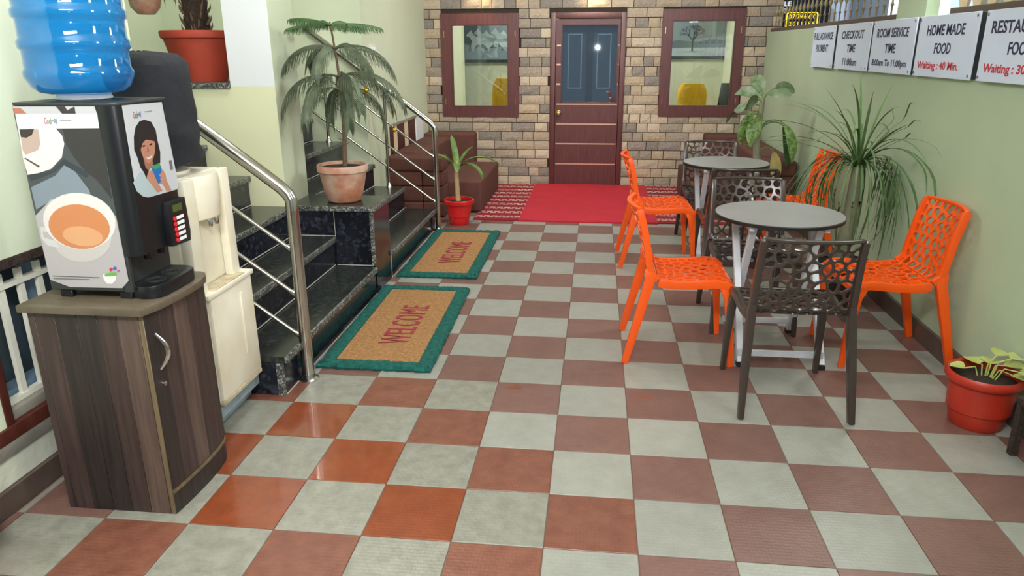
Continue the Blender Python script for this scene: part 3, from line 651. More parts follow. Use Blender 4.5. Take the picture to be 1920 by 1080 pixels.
# right boundary wall, pillar, iron rail
XR = 2.25
wr = build('wall_right', MB().box((XR, -3.2, 0), (XR + 0.22, 6.64, 1.70)).box((XR, 2.61, 1.70), (XR + 0.07, 3.03, 2.98)), 'paint_right'); struct(wr, 'pale green boundary wall hung with metal signs'); wr['_o'] = (0, 0, 0)
struct(build('baseboard_right', MB().box((XR - 0.02, -3.2, 0.0), (XR - 0.001, 6.63, 0.105)), 'skirting'))
def fence(label, y0, y1, n, m_rail, m_bar, tips, z=1.70):
    f = thing('iron_railing', label, 'railing', (XR + 0.1, (y0 + y1) / 2, z), group=None)
    build('base_rail', MB().box((XR + 0.01, y0, z), (XR + 0.08, y1, z + 0.035)), m_rail, f, 0.003)
    sp = (y1 - y0) / n
    for k in range(n):
        yy = y0 + sp * (k + 0.5); mb = MB(); xx = XR + 0.045
        if tips: prof = [(0.006, z + 0.035), (0.006, z + 0.09), (0.013, z + 0.10), (0.006, z + 0.112), (0.005, z + 0.16), (0.017, z + 0.185), (0.012, z + 0.205), (0.005, z + 0.235), (0.001, z + 0.285)]
        else: prof = [(0.022, z + 0.035), (0.034, z + 0.09), (0.018, z + 0.16), (0.03, z + 0.24), (0.02, z + 0.4), (0.02, z + 0.55)]
        mb.lathe(prof, (xx, yy), 8); build('baluster', mb, m_bar, f, smooth=True)
    if not tips: build('top_rail', MB().box((XR + 0.0, y0, z + 0.55), (XR + 0.09, y1, z + 0.60)), m_rail, f)
    return f
fence('spear tipped iron railing on the boundary wall, left of the pillar', 3.05, 6.55, 26, 'rail_brown', 'rail_gold', True)
fence('cream baluster railing on the boundary wall, right of the pillar', 0.6, 2.33, 12, 'rail_brown', 'fence_cream', False)

# ceiling, and made-up housings for the added fill lights
struct(build('ceiling', MB().box((-3.5, -3.2, 2.98), (2.47, 6.9, 3.08)), 'ceiling_paint'))
def fill_fixture(light, label, dw=0.0):
    """made-up housing and glowing tube, set just behind an added fill light"""
    lo = bpy.data.objects[light]; l_ = lo.data; w, h = l_.size, l_.size_y
    t = thing('fill_lamp', label, 'lamp', lo.location, group='added fill lamps'); t.rotation_euler = lo.rotation_euler; t['_o'] = (0, 0, 0)
    build('housing', MB().box((-w / 2 - 0.02, -h / 2 - 0.02, 0.012), (w / 2 + 0.02, h / 2 + 0.02, 0.03)), 'switch_white', t, 0.003, 1)
    p0, p1 = ((-w / 2 + 0.02, 0, 0.0), (w / 2 - 0.02, 0, 0.0)) if w > h else ((0, -h / 2 + 0.02, 0.0), (0, h / 2 - 0.02, 0.0))
    build('tube', MB().tube([p0, p1], 0.011, 10), 'fill_tube_glow', t)
fill_fixture('porch_fill_near', 'added tilted fill lamp above and behind the viewer')
fill_fixture('porch_fill_right', 'added tilted fill lamp high at the right, before the signs')
fill_fixture('porch_fill_middle', 'added tilted fill lamp high at the right, above the near table')
fill_fixture('porch_fill_far', 'added tilted fill lamp under the ceiling before the stone wall')
fill_fixture('porch_fill_stairs', 'added fill lamp above the near stair flight')
fill_fixture('landing_fill', 'added fill lamp above the stair landing')
fill_fixture('stair_fill', 'added fill lamp above the far stair flight')
fill_fixture('room_fill', 'added fill lamp in the room behind the windows')
for nm, xx in (('left window', -0.92), ('mahogany door', 0.35)):
    t = thing('downlight', 'small warm downlight above the ' + nm, 'lamp', (xx, 6.5, 2.38), group='warm downlights')
    build('can', MB().lathe([(0.045, 2.375), (0.045, 2.46), (0.03, 2.47)], (xx, 6.5), 20, False), 'switch_white', t, smooth=True)
    build('bracket', MB().box((xx - 0.012, 6.54, 2.43), (xx + 0.012, 6.672, 2.45)), 'switch_white', t)

# beyond the boundary wall
struct(build('ground', MB().box((2.47, -3.2, -0.2), (14, 16, -0.02)), 'sill_stone'))
hs = thing('street_building', 'pale lit house front across the boundary wall', 'building', (6.0, 9.6, 0))
build('facade', MB().box((3.0, 9.6, 0), (9.0, 9.9, 5.5)), 'plaster_blue', hs)
build('porch_side', MB().box((4.15, 8.6, 0), (4.9, 9.6, 5.5)), 'plaster_white', hs)
build('gable_board', MB().prism([(3.26, 1.3), (3.52, 1.3), (3.52, 1.98), (3.27, 2.14)], 8.6, 8.66, lambda x, z, y: (x, y, z)), 'plaster_white', hs)
h2 = thing('lit_annex', 'bright cream wall seen right of the pillar above the signs', 'building', (5.0, 4.6, 0))
build('wall', MB().box((4.2, 3.6, 0), (4.5, 6.4, 5)), 'plaster_white', h2)
build('ledge', MB().box((4.05, 3.6, 2.6), (4.2, 6.4, 2.75)), 'plaster_white', h2)
h3 = thing('far_shop', 'warm lit shop wall seen between the cream balusters', 'building', (7.0, 2.0, 0))
build('wall', MB().box((5.6, -2.0, 0), (5.9, 3.6, 5)), 'fence_cream', h3)
build('door_leaf', MB().box((5.57, 0.6, 0), (5.6, 1.5, 2.4)), 'frame_brown', h3)
# the notice board with the lit telephone number
nb = thing('notice_board', 'dark navy notice board with white letters and a yellow lit number box', 'sign', (3.0, 8.0, 0.0))
build('panel', MB().box((2.42, 8.0, 1.45), (3.27, 8.05, 2.5)), 'navy_board', nb, 0.004)
for a in (2.45, 3.14): build('post', MB().box((a, 8.05, 0), (a + 0.08, 8.13, 2.4)), 'rail_brown', nb)
X, U_ = (1, 0, 0), (0, 0, 1)
text('lettering', 'AVAILABLE', (2.56, 7.998, 2.055), X, U_, 0.46, 0.052, 'letter_glow', nb)
text('lettering', 'SERVICE', (2.56, 7.998, 1.972), X, U_, 0.34, 0.052, 'letter_glow', nb)
fr = MB(); pts = []
def rrect(x0, x1, z0, z1, r, n=5):
    out = []
    for cx, cz, a in ((x1 - r, z1 - r, 0), (x0 + r, z1 - r, 90), (x0 + r, z0 + r, 180), (x1 - r, z0 + r, 270)):
        for k in range(n + 1): t = math.radians(a + 90 * k / n); out.append((cx + r * math.cos(t), cz + r * math.sin(t)))
    return out
o_, i_ = rrect(2.745, 3.125, 1.755, 1.958, 0.03), rrect(2.757, 3.113, 1.767, 1.946, 0.024); n = len(o_)
fr.add([(x, 7.995, z) for x, z in o_] + [(x, 7.995, z) for x, z in i_] + [(x, 8.0, z) for x, z in o_] + [(x, 8.0, z) for x, z in i_],
       [q for k in range(n) for q in ((k, (k + 1) % n, n + (k + 1) % n, n + k), (k, 2 * n + k, 2 * n + (k + 1) % n, (k + 1) % n), (n + k, n + (k + 1) % n, 3 * n + (k + 1) % n, 3 * n + k))])
build('number_frame', fr, 'led_yellow', nb)
text('lettering', '0 7276061610', (2.935, 7.996, 1.905), X, U_, 0.31, 0.05, 'led_yellow', nb)
text('lettering', '2 0 1 1 7 8 9', (2.935, 7.996, 1.822), X, U_, 0.30, 0.05, 'led_yellow', nb)

# ================================================================== STAIRS
XS = [-0.955, -1.222, -1.490, -1.755, -2.02, -2.285, -2.55]
def stairs(label, y0, y1, ends):
    s = thing('staircase', label, 'staircase', (-1.2, (y0 + y1) / 2, 0))
    for k in range(6):
        x, xn = XS[k], XS[k + 1]; z0, z1 = 0.195 * k, 0.195 * (k + 1) - 0.005
        ya = y0 if (k < 2 or not ends) else max(y0, 1.16)
        last = -3.28 if k == 5 else xn - 0.02
        # riser slabs with a white joint between, tread slab, rough flamed nosing
        nt_ = 2; w = (y1 - ya) / nt_
        for q in range(nt_): build('riser', MB().box((x - 0.04, ya + q * w + (0.0015 if q else 0), z0), (x - 0.02, ya + (q + 1) * w - 0.0015, z1 - 0.03)), 'granite_face', s)
        build('tread', MB().box((last, ya, z1 - 0.03), (x - 0.016, y1, z1)), 'granite_tread', s)
        build('nosing', MB().box((x - 0.016, ya, z1 - 0.032), (x, y1, z1 + 0.0008)), 'granite_edge', s, 0.004)
        build('joint', MB().box((x - 0.0195, ya, z0), (x - 0.0165, y1, z0 + 0.004)), 'joint_white', s)
        if k < 2 and ends:
            build('end_slab', MB().box((last + 0.02, ya - 0.012, 0.0), (x - 0.055, ya - 0.0005, z1 - 0.03)), 'granite_face', s)
            if k == 0: build('corner_strip', MB().box((x - 0.054, ya - 0.014, 0.0), (x - 0.020, ya - 0.0005, z1 - 0.032)), 'granite_edge', s)
        build('core', MB().box((last, ya + 0.001, 0.0), (x - 0.041, y1 - 0.001, z1 - 0.031)), 'mortar', s)
    return s
stairs('near flight of dark granite steps beside the water dispenser', 0.985, 2.460, True)
stairs('far flight of dark granite steps behind the potted pine', 2.852, 4.29, False)
# pedestal between the flights
p = thing('granite_pedestal', 'polished dark granite block between the two flights, under the pine', 'pedestal', (-1.2, 2.66, 0))
zt = 0.585
build('core', MB().box((-1.535, 2.496, 0), (-0.99, 2.85, zt - 0.03)), 'mortar', p)
for a, c in ((-1.535, -1.235), (-1.232, -1.0)):
    build('face_slab', MB().box((a, 2.484, 0), (c, 2.496, zt - 0.03)), 'granite_face', p)
build('face_slab', MB().box((-0.99, 2.496, 0), (-0.975, 2.85, zt - 0.03)), 'granite_face', p)
build('corner_strip', MB().box((-0.999, 2.483, 0.19), (-0.974, 2.4955, zt - 0.032)), 'granite_edge', p)
build('top_slab', MB().box((-1.535, 2.482, zt - 0.03), (-0.972, 2.851, zt)), 'granite_tread', p)
build('nosing', MB().box((-1.535, 2.464, zt - 0.032), (-0.956, 2.481, zt + 0.0006)).box((-0.9715, 2.481, zt - 0.032), (-0.956, 2.851, zt + 0.0006)), 'granite_edge', p, 0.004)
for a, c in (((-1.2349, 2.4835, 0.38), (-1.2321, 2.486, zt - 0.034)), ((-1.235, 2.4825, 0.19), (-1.0, 2.484, 0.195)), ((-1.49, 2.4825, 0.385), (-1.235, 2.484, 0.39))): build('joint', MB().box(a, c), 'joint_white', p)
build('joint', MB().box((-0.976, 2.8495, 0.0), (-0.973, 2.852, 0.2)), 'joint_white', p)

# railings
def railing(label, y, xp, n_up, rad, post_r, bars, extra_posts, xend):
    r = thing('steel_railing', label, 'railing', (xp, y, 0)); sl = 0.735; zt = 0.925
    pts = [(xp, y, zt - 0.10), (xp, y, zt - 0.035), (xp - 0.012, y, zt - 0.008), (xp - 0.04, y, zt + 0.022), (xp - 0.3, y, zt + 0.3 * sl), (xend, y, zt + (xp - xend) * sl)]
    build('handrail', MB().tube(pts, rad, 16), 'steel', r, smooth=True)
    po = build('post', MB().tube([(xp, y, 0.0), (xp, y, zt - 0.08)], post_r, 16), 'steel', r, smooth=True)
    build('base_flange', MB().lathe([(post_r + 0.022, 0.0), (post_r + 0.022, 0.006), (post_r + 0.006, 0.014), (post_r + 0.001, 0.03)], (xp, y), 20), 'steel', po, smooth=True)
    for xq, zq in extra_posts:
        q = build('post', MB().tube([(xq, y, zq), (xq, y, zt + (xp - xq) * sl)], post_r * 0.62, 12), 'steel', r, smooth=True)
        build('base_flange', MB().lathe([(post_r + 0.008, zq), (post_r + 0.008, zq + 0.006), (post_r * 0.62 + 0.004, zq + 0.03), (post_r * 0.62, zq + 0.05)], (xq, y), 16), 'steel', q, smooth=True)
    for zb in bars:
        b_ = build('rail_bar', MB().tube([(xp - 0.02, y, zb), (xend, y, zb + (xp - 0.02 - xend) * sl)], 0.0095, 10), 'steel', r, smooth=True)
        build('socket', MB().tube([(xp, y, zb - 0.014), (xp - 0.042, y, zb + 0.02)], 0.015, 10), 'steel', b_, smooth=True)
    return r
railing('thick steel stair railing beside the water dispenser', 1.16, -0.935, 3, 0.029, 0.029, (0.655, 0.435, 0.225), [(-1.62, 0.775)], -1.75)
railing('slim steel stair railing behind the potted pine', 4.262, -0.937, 5, 0.024, 0.022, (0.655, 0.455, 0.26), [(-1.366, 0.38), (-1.885, 0.77)], -2.02)

# ================================================================== FLOOR COVERINGS
ru = MB().box((-0.70, 4.70, 0.0), (1.72, 6.64, 0.008))
o = build('woven_rug', ru, 'woven_rug', None, origin=(0.5, 5.6, 0.0)); tag(o, 'red and white woven rug under the sofas and the red carpet', 'rug')
ca = MB(); nx, ny = 16, 24; vs = []; rnd = random.Random(3)
for k in range(ny + 1):
    for i in range(nx + 1):
        x = -0.262 + 1.29 * i / nx; y = 4.675 + 1.96 * k / ny
        vs.append((x, y, 0.016 + 0.003 * math.sin(x * 5 + y * 2) + rnd.uniform(-.0006, .0006)))
fs = [(k * (nx + 1) + i, k * (nx + 1) + i + 1, (k + 1) * (nx + 1) + i + 1, (k + 1) * (nx + 1) + i) for k in range(ny) for i in range(nx)]
rim = list(range(nx + 1)) + [k * (nx + 1) + nx for k in range(1, ny + 1)] + [ny * (nx + 1) + i for i in range(nx - 1, -1, -1)] + [k * (nx + 1) for k in range(ny - 1, 0, -1)]
b0 = len(vs); vs += [(vs[i][0], vs[i][1], 0.0085 if vs[i][1] > 4.7 else 0.0) for i in rim]; n = len(rim)
fs += [(rim[i], b0 + i, b0 + (i + 1) % n, rim[(i + 1) % n]) for i in range(n)]
ca.add(vs, fs)
o = build('red_carpet', ca, 'red_carpet', None, smooth=True, origin=(0.38, 5.65, 0.0)); tag(o, 'plain red carpet laid in front of the mahogany door', 'carpet')

def doormat(label, x0, x1, y0, y1, skew, seed):
    m_ = thing('doormat', label, 'doormat', ((x0 + x1) / 2, (y0 + y1) / 2, 0), group='welcome doormats')
    rnd = random.Random(seed); w = 0.075; zc = 0.022
    def P(u, v): return (x0 + (x1 - x0) * u + skew * v, y0 + (y1 - y0) * v)
    # coir field
    mb = MB(); nx, ny = 14, 30; vs = []
    for k in range(ny + 1):
        for i in range(nx + 1):
            u = w / (x1 - x0) + (1 - 2 * w / (x1 - x0)) * i / nx; v = w / (y1 - y0) + (1 - 2 * w / (y1 - y0)) * k / ny
            x, y = P(u, v); vs.append((x, y, zc - 0.002 + rnd.uniform(-0.0012, 0.0012)))
    fs = [(k * (nx + 1) + i, k * (nx + 1) + i + 1, (k + 1) * (nx + 1) + i + 1, (k + 1) * (nx + 1) + i) for k in range(ny) for i in range(nx)]
    rim = list(range(nx + 1)) + [k * (nx + 1) + nx for k in range(1, ny + 1)] + [ny * (nx + 1) + i for i in range(nx - 1, -1, -1)] + [k * (nx + 1) for k in range(ny - 1, 0, -1)]
    b0 = len(vs); vs += [(vs[i][0], vs[i][1], 0.0) for i in rim]; n = len(rim)
    fs += [(rim[i], b0 + i, b0 + (i + 1) % n, rim[(i + 1) % n]) for i in range(n)]
    mb.add(vs, fs); build('coir_field', mb, 'coir', m_, smooth=True)
    # shaggy border: rounded section swept round the rectangle, ragged
    cs = []
    for (ua, va, ub, vb, nn) in ((0, 0, 1, 0, 40), (1, 0, 1, 1, 80), (1, 1, 0, 1, 40), (0, 1, 0, 0, 80)):
        for k in range(nn): cs.append((ua + (ub - ua) * k / nn, va + (vb - va) * k / nn))
    rings = []
    for (u, v) in cs:
        x, y = P(u, v); jx = rnd.uniform(-.005, .005)
        cx = (u - 0.5) * 2; cy = (v - 0.5) * 2
        dx = -w if u > 0.999 else (w if u < 0.001 else 0); dy = -w if v > 0.999 else (w if v < 0.001 else 0)
        if dx == 0 and dy == 0: dx = 0
        ring = []
        for t, h in ((0.0, 0.0), (-0.06, 0.012), (0.08, 0.026), (0.35, 0.031), (0.7, 0.029), (0.98, 0.024), (1.02, 0.0)):
            ring.append((x + dx * t + (jx if t < 0.2 else rnd.uniform(-.003, .003)), y + dy * t + (jx if t < 0.2 else rnd.uniform(-.003, .003)), max(0, h + (rnd.uniform(-.003, .003) if h > 0 else 0))))
        rings.append(ring)
    rings.append(rings[0])
    mb = MB(); mb.loft(rings, caps=False, closed=True); build('shaggy_border', mb, 'mat_green', m_, smooth=True)
    cx, cy = P(0.52, 0.47)
    text('lettering', 'WELCOME', (cx + 0.01, cy, zc), (skew, y1 - y0, 0), (-1, skew, 0), 0.62, 0.165, 'mat_pink', m_, 0.003, 1.06)
    return m_
doormat('green bordered welcome doormat nearest the camera, below the near steps', -0.94, -0.355, 1.285, 2.60, -0.02, 1)
doormat('green bordered welcome doormat farther back, below the far steps', -0.94, -0.372, 2.85, 4.21, -0.005, 2)

# ================================================================== SOFAS
def sofa(label, sx, group=None):
    """sx(x): maps the left sofa's x to this sofa's x"""
    X0 = sorted((sx(-1.53), sx(-0.665)))
    s = thing('low_sofa', label, 'sofa', ((X0[0] + X0[1]) / 2, 5.7, 0))
    def bx(nm, xa, xb, ya, yb, za, zb, bv=0.02):
        a, c = sorted((sx(xa), sx(xb))); build(nm, MB().box((a, ya, za), (c, yb, zb)), 'sofa_fabric', s, bv, 3)
    for k, (za, zb) in enumerate(((0.008, 0.15), (0.152, 0.30), (0.302, 0.44))): bx('arm_cushion', -1.53, -1.195, 4.77, 5.02, za, zb)
    for k, (za, zb) in enumerate(((0.008, 0.15), (0.152, 0.30), (0.302, 0.44))): bx('arm_cushion', -1.192, -0.985, 4.78, 5.02, za, zb)
    bx('arm_top', -1.53, -0.985, 4.765, 5.025, 0.442, 0.575, 0.025)
    bx('backrest', -1.53, -1.21, 5.028, 6.35, 0.008, 0.59, 0.03)
    bx('backrest', -1.53, -0.95, 6.353, 6.63, 0.008, 0.625, 0.03)
    bx('seat', -1.205, -0.665, 5.03, 6.35, 0.009, 0.31, 0.022)
    return s
sofa('low brown sofa in the left corner behind the stair railing', lambda x: x)
sofa('low brown sofa in the right corner behind the tables', lambda x: 0.695 - x)

# ================================================================== TABLES AND CHAIRS
def table(label, cx, cy, r):
    t = thing('round_table', label, 'table', (cx, cy, 0)); z = 0.722
    build('table_top', MB().lathe([(r - 0.012, z - 0.004), (r - 0.004, z - 0.002), (r - 0.004, z), (0.001, z + 0.0005)], (cx, cy), 64), 'table_top', t, smooth=True)
    build('edge_band', MB().lathe([(r - 0.02, z - 0.022), (r - 0.001, z - 0.02), (r, z - 0.004), (r - 0.005, z - 0.0015), (r - 0.02, z - 0.005)], (cx, cy), 64), 'black_edge', t, smooth=True)
    for sx in (-1, 1):
        x = cx + sx * 0.18
        for sy, dx in ((-1, 0.018), (1, -0.018)):
            foot = (x + dx * sx, cy + sy * 0.25 - 0.10, 0.018); top = (x + dx * sx, cy - sy * 0.16 - 0.03, z - 0.03)
            l_ = build('leg', MB().bar([foot, top], (0.034, 0.034)), 'table_leg_white', t, 0.002, 1)
            build('rubber_foot', MB().box((foot[0] - 0.018, foot[1] - 0.02, 0.0), (foot[0] + 0.018, foot[1] + 0.02, 0.02)), 'rubber', l_)
        build('top_rail', MB().box((x - 0.012, cy - 0.24, z - 0.045), (x + 0.012, cy + 0.20, z - 0.022)), 'table_leg_white', t)
    for yy in (cy - 0.345, cy + 0.142): build('stretcher', MB().box((cx - 0.215, yy - 0.006, 0.055), (cx + 0.205, yy + 0.006, 0.09)), 'table_leg_white', t, 0.002, 1)
    build('pivot', MB().tube([(cx - 0.2, cy - 0.066, 0.33), (cx + 0.2, cy - 0.066, 0.33)], 0.006, 8), 'steel', t)
    return t
table('grey round folding table nearest the camera', 1.398, 1.885, 0.325)
table('grey round folding table farther back, before the right sofa', 1.42, 3.70, 0.318)

# chair with a cell-patterned shell
def clip(poly, a, b_, c):   # keep a*x+b*y<=c
    out = []
    for k in range(len(poly)):
        p, q = poly[k], poly[(k + 1) % len(poly)]; dp = a * p[0] + b_ * p[1] - c; dq = a * q[0] + b_ * q[1] - c
        if dp <= 0: out.append(p)
        if (dp < 0) != (dq < 0) and dp != dq:
            t = dp / (dp - dq); out.append((p[0] + (q[0] - p[0]) * t, p[1] + (q[1] - p[1]) * t))
    return out
def cells(w, h, cols, rows, seed, jit=0.33):
    rnd = random.Random(seed); sites = []
    for r in range(rows):
        for c in range(cols + (r % 2)):
            x = (c + 0.5 - 0.5 * (r % 2)) / cols * w; y = (r + 0.5) / rows * h
            sites.append((min(max(x + rnd.uniform(-jit, jit) * w / cols, 0.012), w - 0.012), min(max(y + rnd.uniform(-jit, jit) * h / rows, 0.012), h - 0.012)))
    out = []
    for i, s in enumerate(sites):
        poly = [(0, 0), (w, 0), (w, h), (0, h)]
        for j, q in enumerate(sites):
            if i == j or abs(s[0] - q[0]) > 0.3: continue
            a, b_ = q[0] - s[0], q[1] - s[1]; poly = clip(poly, a, b_, (q[0] ** 2 + q[1] ** 2 - s[0] ** 2 - s[1] ** 2) / 2)
            if len(poly) < 3: break
        if len(poly) >= 3: out.append(poly)
    return out
def lattice(w, h, cols, rows, seed, bar, f, thick):
    """cells -> rings with rounded holes, mapped by f(u,v)->(point, normal), given thickness"""
    mb = MB()
    for poly in cells(w, h, cols, rows, seed):
        pts = []
        for k in range(len(poly)):
            p, q = poly[k], poly[(k + 1) % len(poly)]; L_ = math.hypot(q[0] - p[0], q[1] - p[1])
            if L_ < 1e-5: continue
            n = 2 if L_ > 0.014 else 1
            for t in range(n): pts.append((p[0] + (q[0] - p[0]) * t / n, p[1] + (q[1] - p[1]) * t / n))
        n = len(pts); cx = sum(p[0] for p in pts) / n; cy = sum(p[1] for p in pts) / n
        inn = []
        for p in pts:
            dx, dy = p[0] - cx, p[1] - cy; L_ = math.hypot(dx, dy); k = max(0.3, 1 - bar * 1.15 / max(L_, 1e-4)); inn.append((cx + dx * k, cy + dy * k))
        for _ in range(1): inn = [((inn[i - 1][0] + 2 * inn[i][0] + inn[(i + 1) % n][0]) / 4, (inn[i - 1][1] + 2 * inn[i][1] + inn[(i + 1) % n][1]) / 4) for i in range(n)]
        v = []
        for ring, side in ((pts, 1), (inn, 1), (inn, -1), (pts, -1)):
            for q in ring:
                P_, N_ = f(q[0] - w / 2, q[1]); v.append(P_ + N_ * (thick / 2 * side))
        fs = []
        for a in range(3):
            for i in range(n): fs.append((a * n + i, a * n + (i + 1) % n, (a + 1) * n + (i + 1) % n, (a + 1) * n + i))
        mb.add(v, fs)
    return mb
def smooth_profile(pts):
    out = []
    for k in range(len(pts) - 1):
        p0, p1, p2, p3 = pts[max(k - 1, 0)], pts[k], pts[k + 1], pts[min(k + 2, len(pts) - 1)]
        for t in (0, .25, .5, .75):
            out.append(tuple(0.5 * ((2 * p1[i]) + (-p0[i] + p2[i]) * t + (2 * p0[i] - 5 * p1[i] + 4 * p2[i] - p3[i]) * t * t + (-p0[i] + 3 * p1[i] - 3 * p2[i] + p3[i]) * t ** 3) for i in (0, 1)))
    out.append(pts[-1]); return out
BACK = smooth_profile([(-0.222, 0.797), (-0.198, 0.715), (-0.178, 0.62), (-0.164, 0.53), (-0.150, 0.470), (-0.118, 0.447)])
SEAT = smooth_profile([(-0.118, 0.447), (-0.04, 0.437), (0.06, 0.440), (0.14, 0.448), (0.20, 0.450), (0.232, 0.440), (0.250, 0.418)])
def along(prof):
    L_ = [0]
    for p, q in zip(prof, prof[1:]): L_.append(L_[-1] + math.hypot(q[0] - p[0], q[1] - p[1]))
    def at(s):
        s = min(max(s, 0), L_[-1])
        for k in range(len(prof) - 1):
            if s <= L_[k + 1] + 1e-9:
                t = (s - L_[k]) / max(L_[k + 1] - L_[k], 1e-9); p, q = prof[k], prof[k + 1]
                d = Vector((0, q[0] - p[0], q[1] - p[1])).normalized()
                return (p[0] + (q[0] - p[0]) * t, p[1] + (q[1] - p[1]) * t), Vector((0, -d.z, d.y))
    return at, L_[-1]
def make_chair(mname, label):
    c = thing('lattice_chair', label, 'chair', (0, 0, 0))
    ab, LB = along(BACK); asx, LS = along(SEAT)
    def fb(u, v):
        (y, z), n = ab(v); dish = 0.045 * (1 - (u / 0.205) ** 2) * (1 - v / LB * 0.8); wk = 0.97 + 0.05 * v / LB
        return Vector((u * wk, y - dish, z)), n
    def fs_(u, v):
        (y, z), n = asx(v); return Vector((u * (1.0 + 0.05 * v / LS), y, z - 0.010 * (1 - (u / 0.2) ** 2) * math.sin(min(v / LS, 1) * PI))), n
    build('backrest', lattice(0.385, LB, 7, 8, 4, 0.0046, fb, 0.010), mname, c, smooth=True)
    build('seat', lattice(0.395, LS, 7, 8, 9, 0.0050, fs_, 0.010), mname, c, smooth=True)
    fr = MB()
    for s in (-1, 1):
        fr.bar([fb(s * 0.205, LB * k / 8)[0] + Vector((0, -0.004, 0)) for k in range(9)], [(0.026, 0.034)] * 9, (1, 0, 0))
    fr.bar([fb(0.2 * (k / 6 - 1), 0.0)[0] + Vector((0, -0.002, 0.004)) for k in range(13)], [(0.014, 0.024)] * 13, (0, 0, 1))
    build('back_frame', fr, mname, c, 0.004, 2)
    sf = MB()
    for s in (-1, 1):
        sf.bar([fs_(s * 0.207, LS * k / 8)[0] + Vector((0, 0, -0.016)) for k in range(9)], [(0.026, 0.042)] * 9, (1, 0, 0))
    sf.bar([fs_(0.2 * (k / 4 - 1), LS)[0] + Vector((0, -0.004, -0.01)) for k in range(9)], [(0.03, 0.016)] * 9, (0, 0, 1))
    build('seat_frame', sf, mname, c, 0.004, 2)
    for s in (-1, 1):
        build('leg', MB().bar([(s * 0.232, -0.268, 0.0), (s * 0.222, -0.215, 0.22), (s * 0.207, -0.160, 0.45), (s * 0.206, -0.172, 0.50)], [(0.026, 0.034), (0.032, 0.042), (0.034, 0.052), (0.026, 0.034)], (1, 0, 0)), mname, c, 0.004, 2)
        build('leg', MB().bar([(s * 0.226, 0.262, 0.0), (s * 0.219, 0.245, 0.22), (s * 0.212, 0.232, 0.37), (s * 0.21, 0.205, 0.43)], [(0.024, 0.028), (0.030, 0.036), (0.036, 0.054), (0.03, 0.056)], (1, 0, 0)), mname, c, 0.004, 2)
    return c
oc = make_chair('orange_plastic', 'x'); dc = make_chair('dark_plastic', 'x')
def place(pro, first, x, y, rz, label, group):
    c = pro if first else copy_tree(pro)
    c.location = (x, y, 0); c.rotation_euler = (0, 0, rz); c['label'] = label; c['group'] = group
R90 = PI / 2
place(oc, True, 0.885, 1.745, -R90, 'orange chair nearest the camera, left of the near table', 'orange lattice chairs')
place(oc, False, 0.902, 3.48, -R90 + 0.03, 'orange chair left of the far table, near the red carpet', 'orange lattice chairs')
place(oc, False, 1.955, 1.80, R90 + 0.04, 'orange chair right of the near table, against the wall', 'orange lattice chairs')
place(oc, False, 1.93, 3.66, R90, 'orange chair behind the ponytail palm', 'orange lattice chairs')
place(dc, True, 1.332, 1.228, 0.0, 'dark brown chair nearest the camera with its back to us', 'dark lattice chairs')
place(dc, False, 1.345, 2.235, PI, 'dark brown chair facing us behind the near table', 'dark lattice chairs')
place(dc, False, 1.40, 3.06, 0.0, 'dark brown chair between the tables, tucked under the far table', 'dark lattice chairs')
place(dc, False, 1.385, 4.06, PI, 'dark brown chair on the far side of the far table', 'dark lattice chairs')

# ================================================================== CABINET, COFFEE MACHINE, WATER
cb = thing('wooden_cabinet', 'dark plank patterned wooden cabinet under the coffee machine', 'cabinet', (-1.18, 0.24, 0))
front_line = [(-0.984, 0.047), (-0.977, 0.11), (-0.972, 0.19), (-0.970, 0.27), (-0.972, 0.34), (-0.979, 0.395), (-0.992, 0.43)]
inner = [(-1.376, 0.056), (-1.0, 0.056)] + [(x - 0.012, y) for x, y in front_line[1:-1]] + [(-1.0, 0.42), (-1.376, 0.42)]
build('body', MB().prism(inner, 0.0, 0.742), 'plank_mid', cb)
px_ = [-1.385, -1.360, -1.29, -1.215, -1.145, -1.075, -1.003]
for k, (a, c) in enumerate(zip(px_, px_[1:])):
    build('plank', MB().box((a + 0.0006, 0.045, 0.0), (c - 0.0006, 0.0555, 0.742)), ('plank_mid', 'plank_mid', 'plank_dark', 'plank_dark', 'plank_mid', 'plank_light')[k], cb, 0.0008, 1)
build('corner_post', MB().box((-1.002, 0.0445, 0.0), (-0.984, 0.058, 0.742)), 'plank_edge', cb, 0.002, 1)
dr = build('door', MB().prism([(x, y) for x, y in front_line[:1] + front_line[1:]] + [(x - 0.011, y) for x, y in front_line[::-1]], 0.098, 0.738), 'plank_mid', cb, smooth=True)
tones = ('plank_dark', 'plank_mid', 'plank_light', 'plank_mid', 'plank_mid', 'plank_dark')
for k in range(6):
    (xa, ya), (xb, yb) = front_line[k], front_line[k + 1]
    build('plank', MB().prism([(xa + 0.004, ya + 0.0006), (xb + 0.004, yb - 0.0006), (xb + 0.0003, yb - 0.0006), (xa + 0.0003, ya + 0.0006)], 0.10, 0.736), tones[k], dr)
build('plinth', MB().prism(front_line + [(x - 0.011, y) for x, y in front_line[::-1]], 0.0, 0.082), 'plank_dark', cb)
build('plinth_trim', MB().prism([(x + 0.006, y) for x, y in front_line] + [(x - 0.008, y) for x, y in front_line[::-1]], 0.083, 0.095), 'plank_edge', cb)
top_out = [(-1.40, 0.022), (-0.972, 0.022), (-0.952, 0.10), (-0.943, 0.19), (-0.940, 0.27), (-0.944, 0.34), (-0.956, 0.395), (-0.975, 0.43), (-1.0, 0.447), (-1.40, 0.447)]
build('cabinet_top', MB().prism(top_out, 0.743, 0.768), 'cabinet_top', cb, 0.004, 2)
hp = []
for k in range(11):
    t = k / 10; hp.append((-0.980 + 0.030 * math.sin(PI * t) + 0.004, 0.080 + 0.010 * math.sin(PI * t), 0.665 - 0.125 * t))
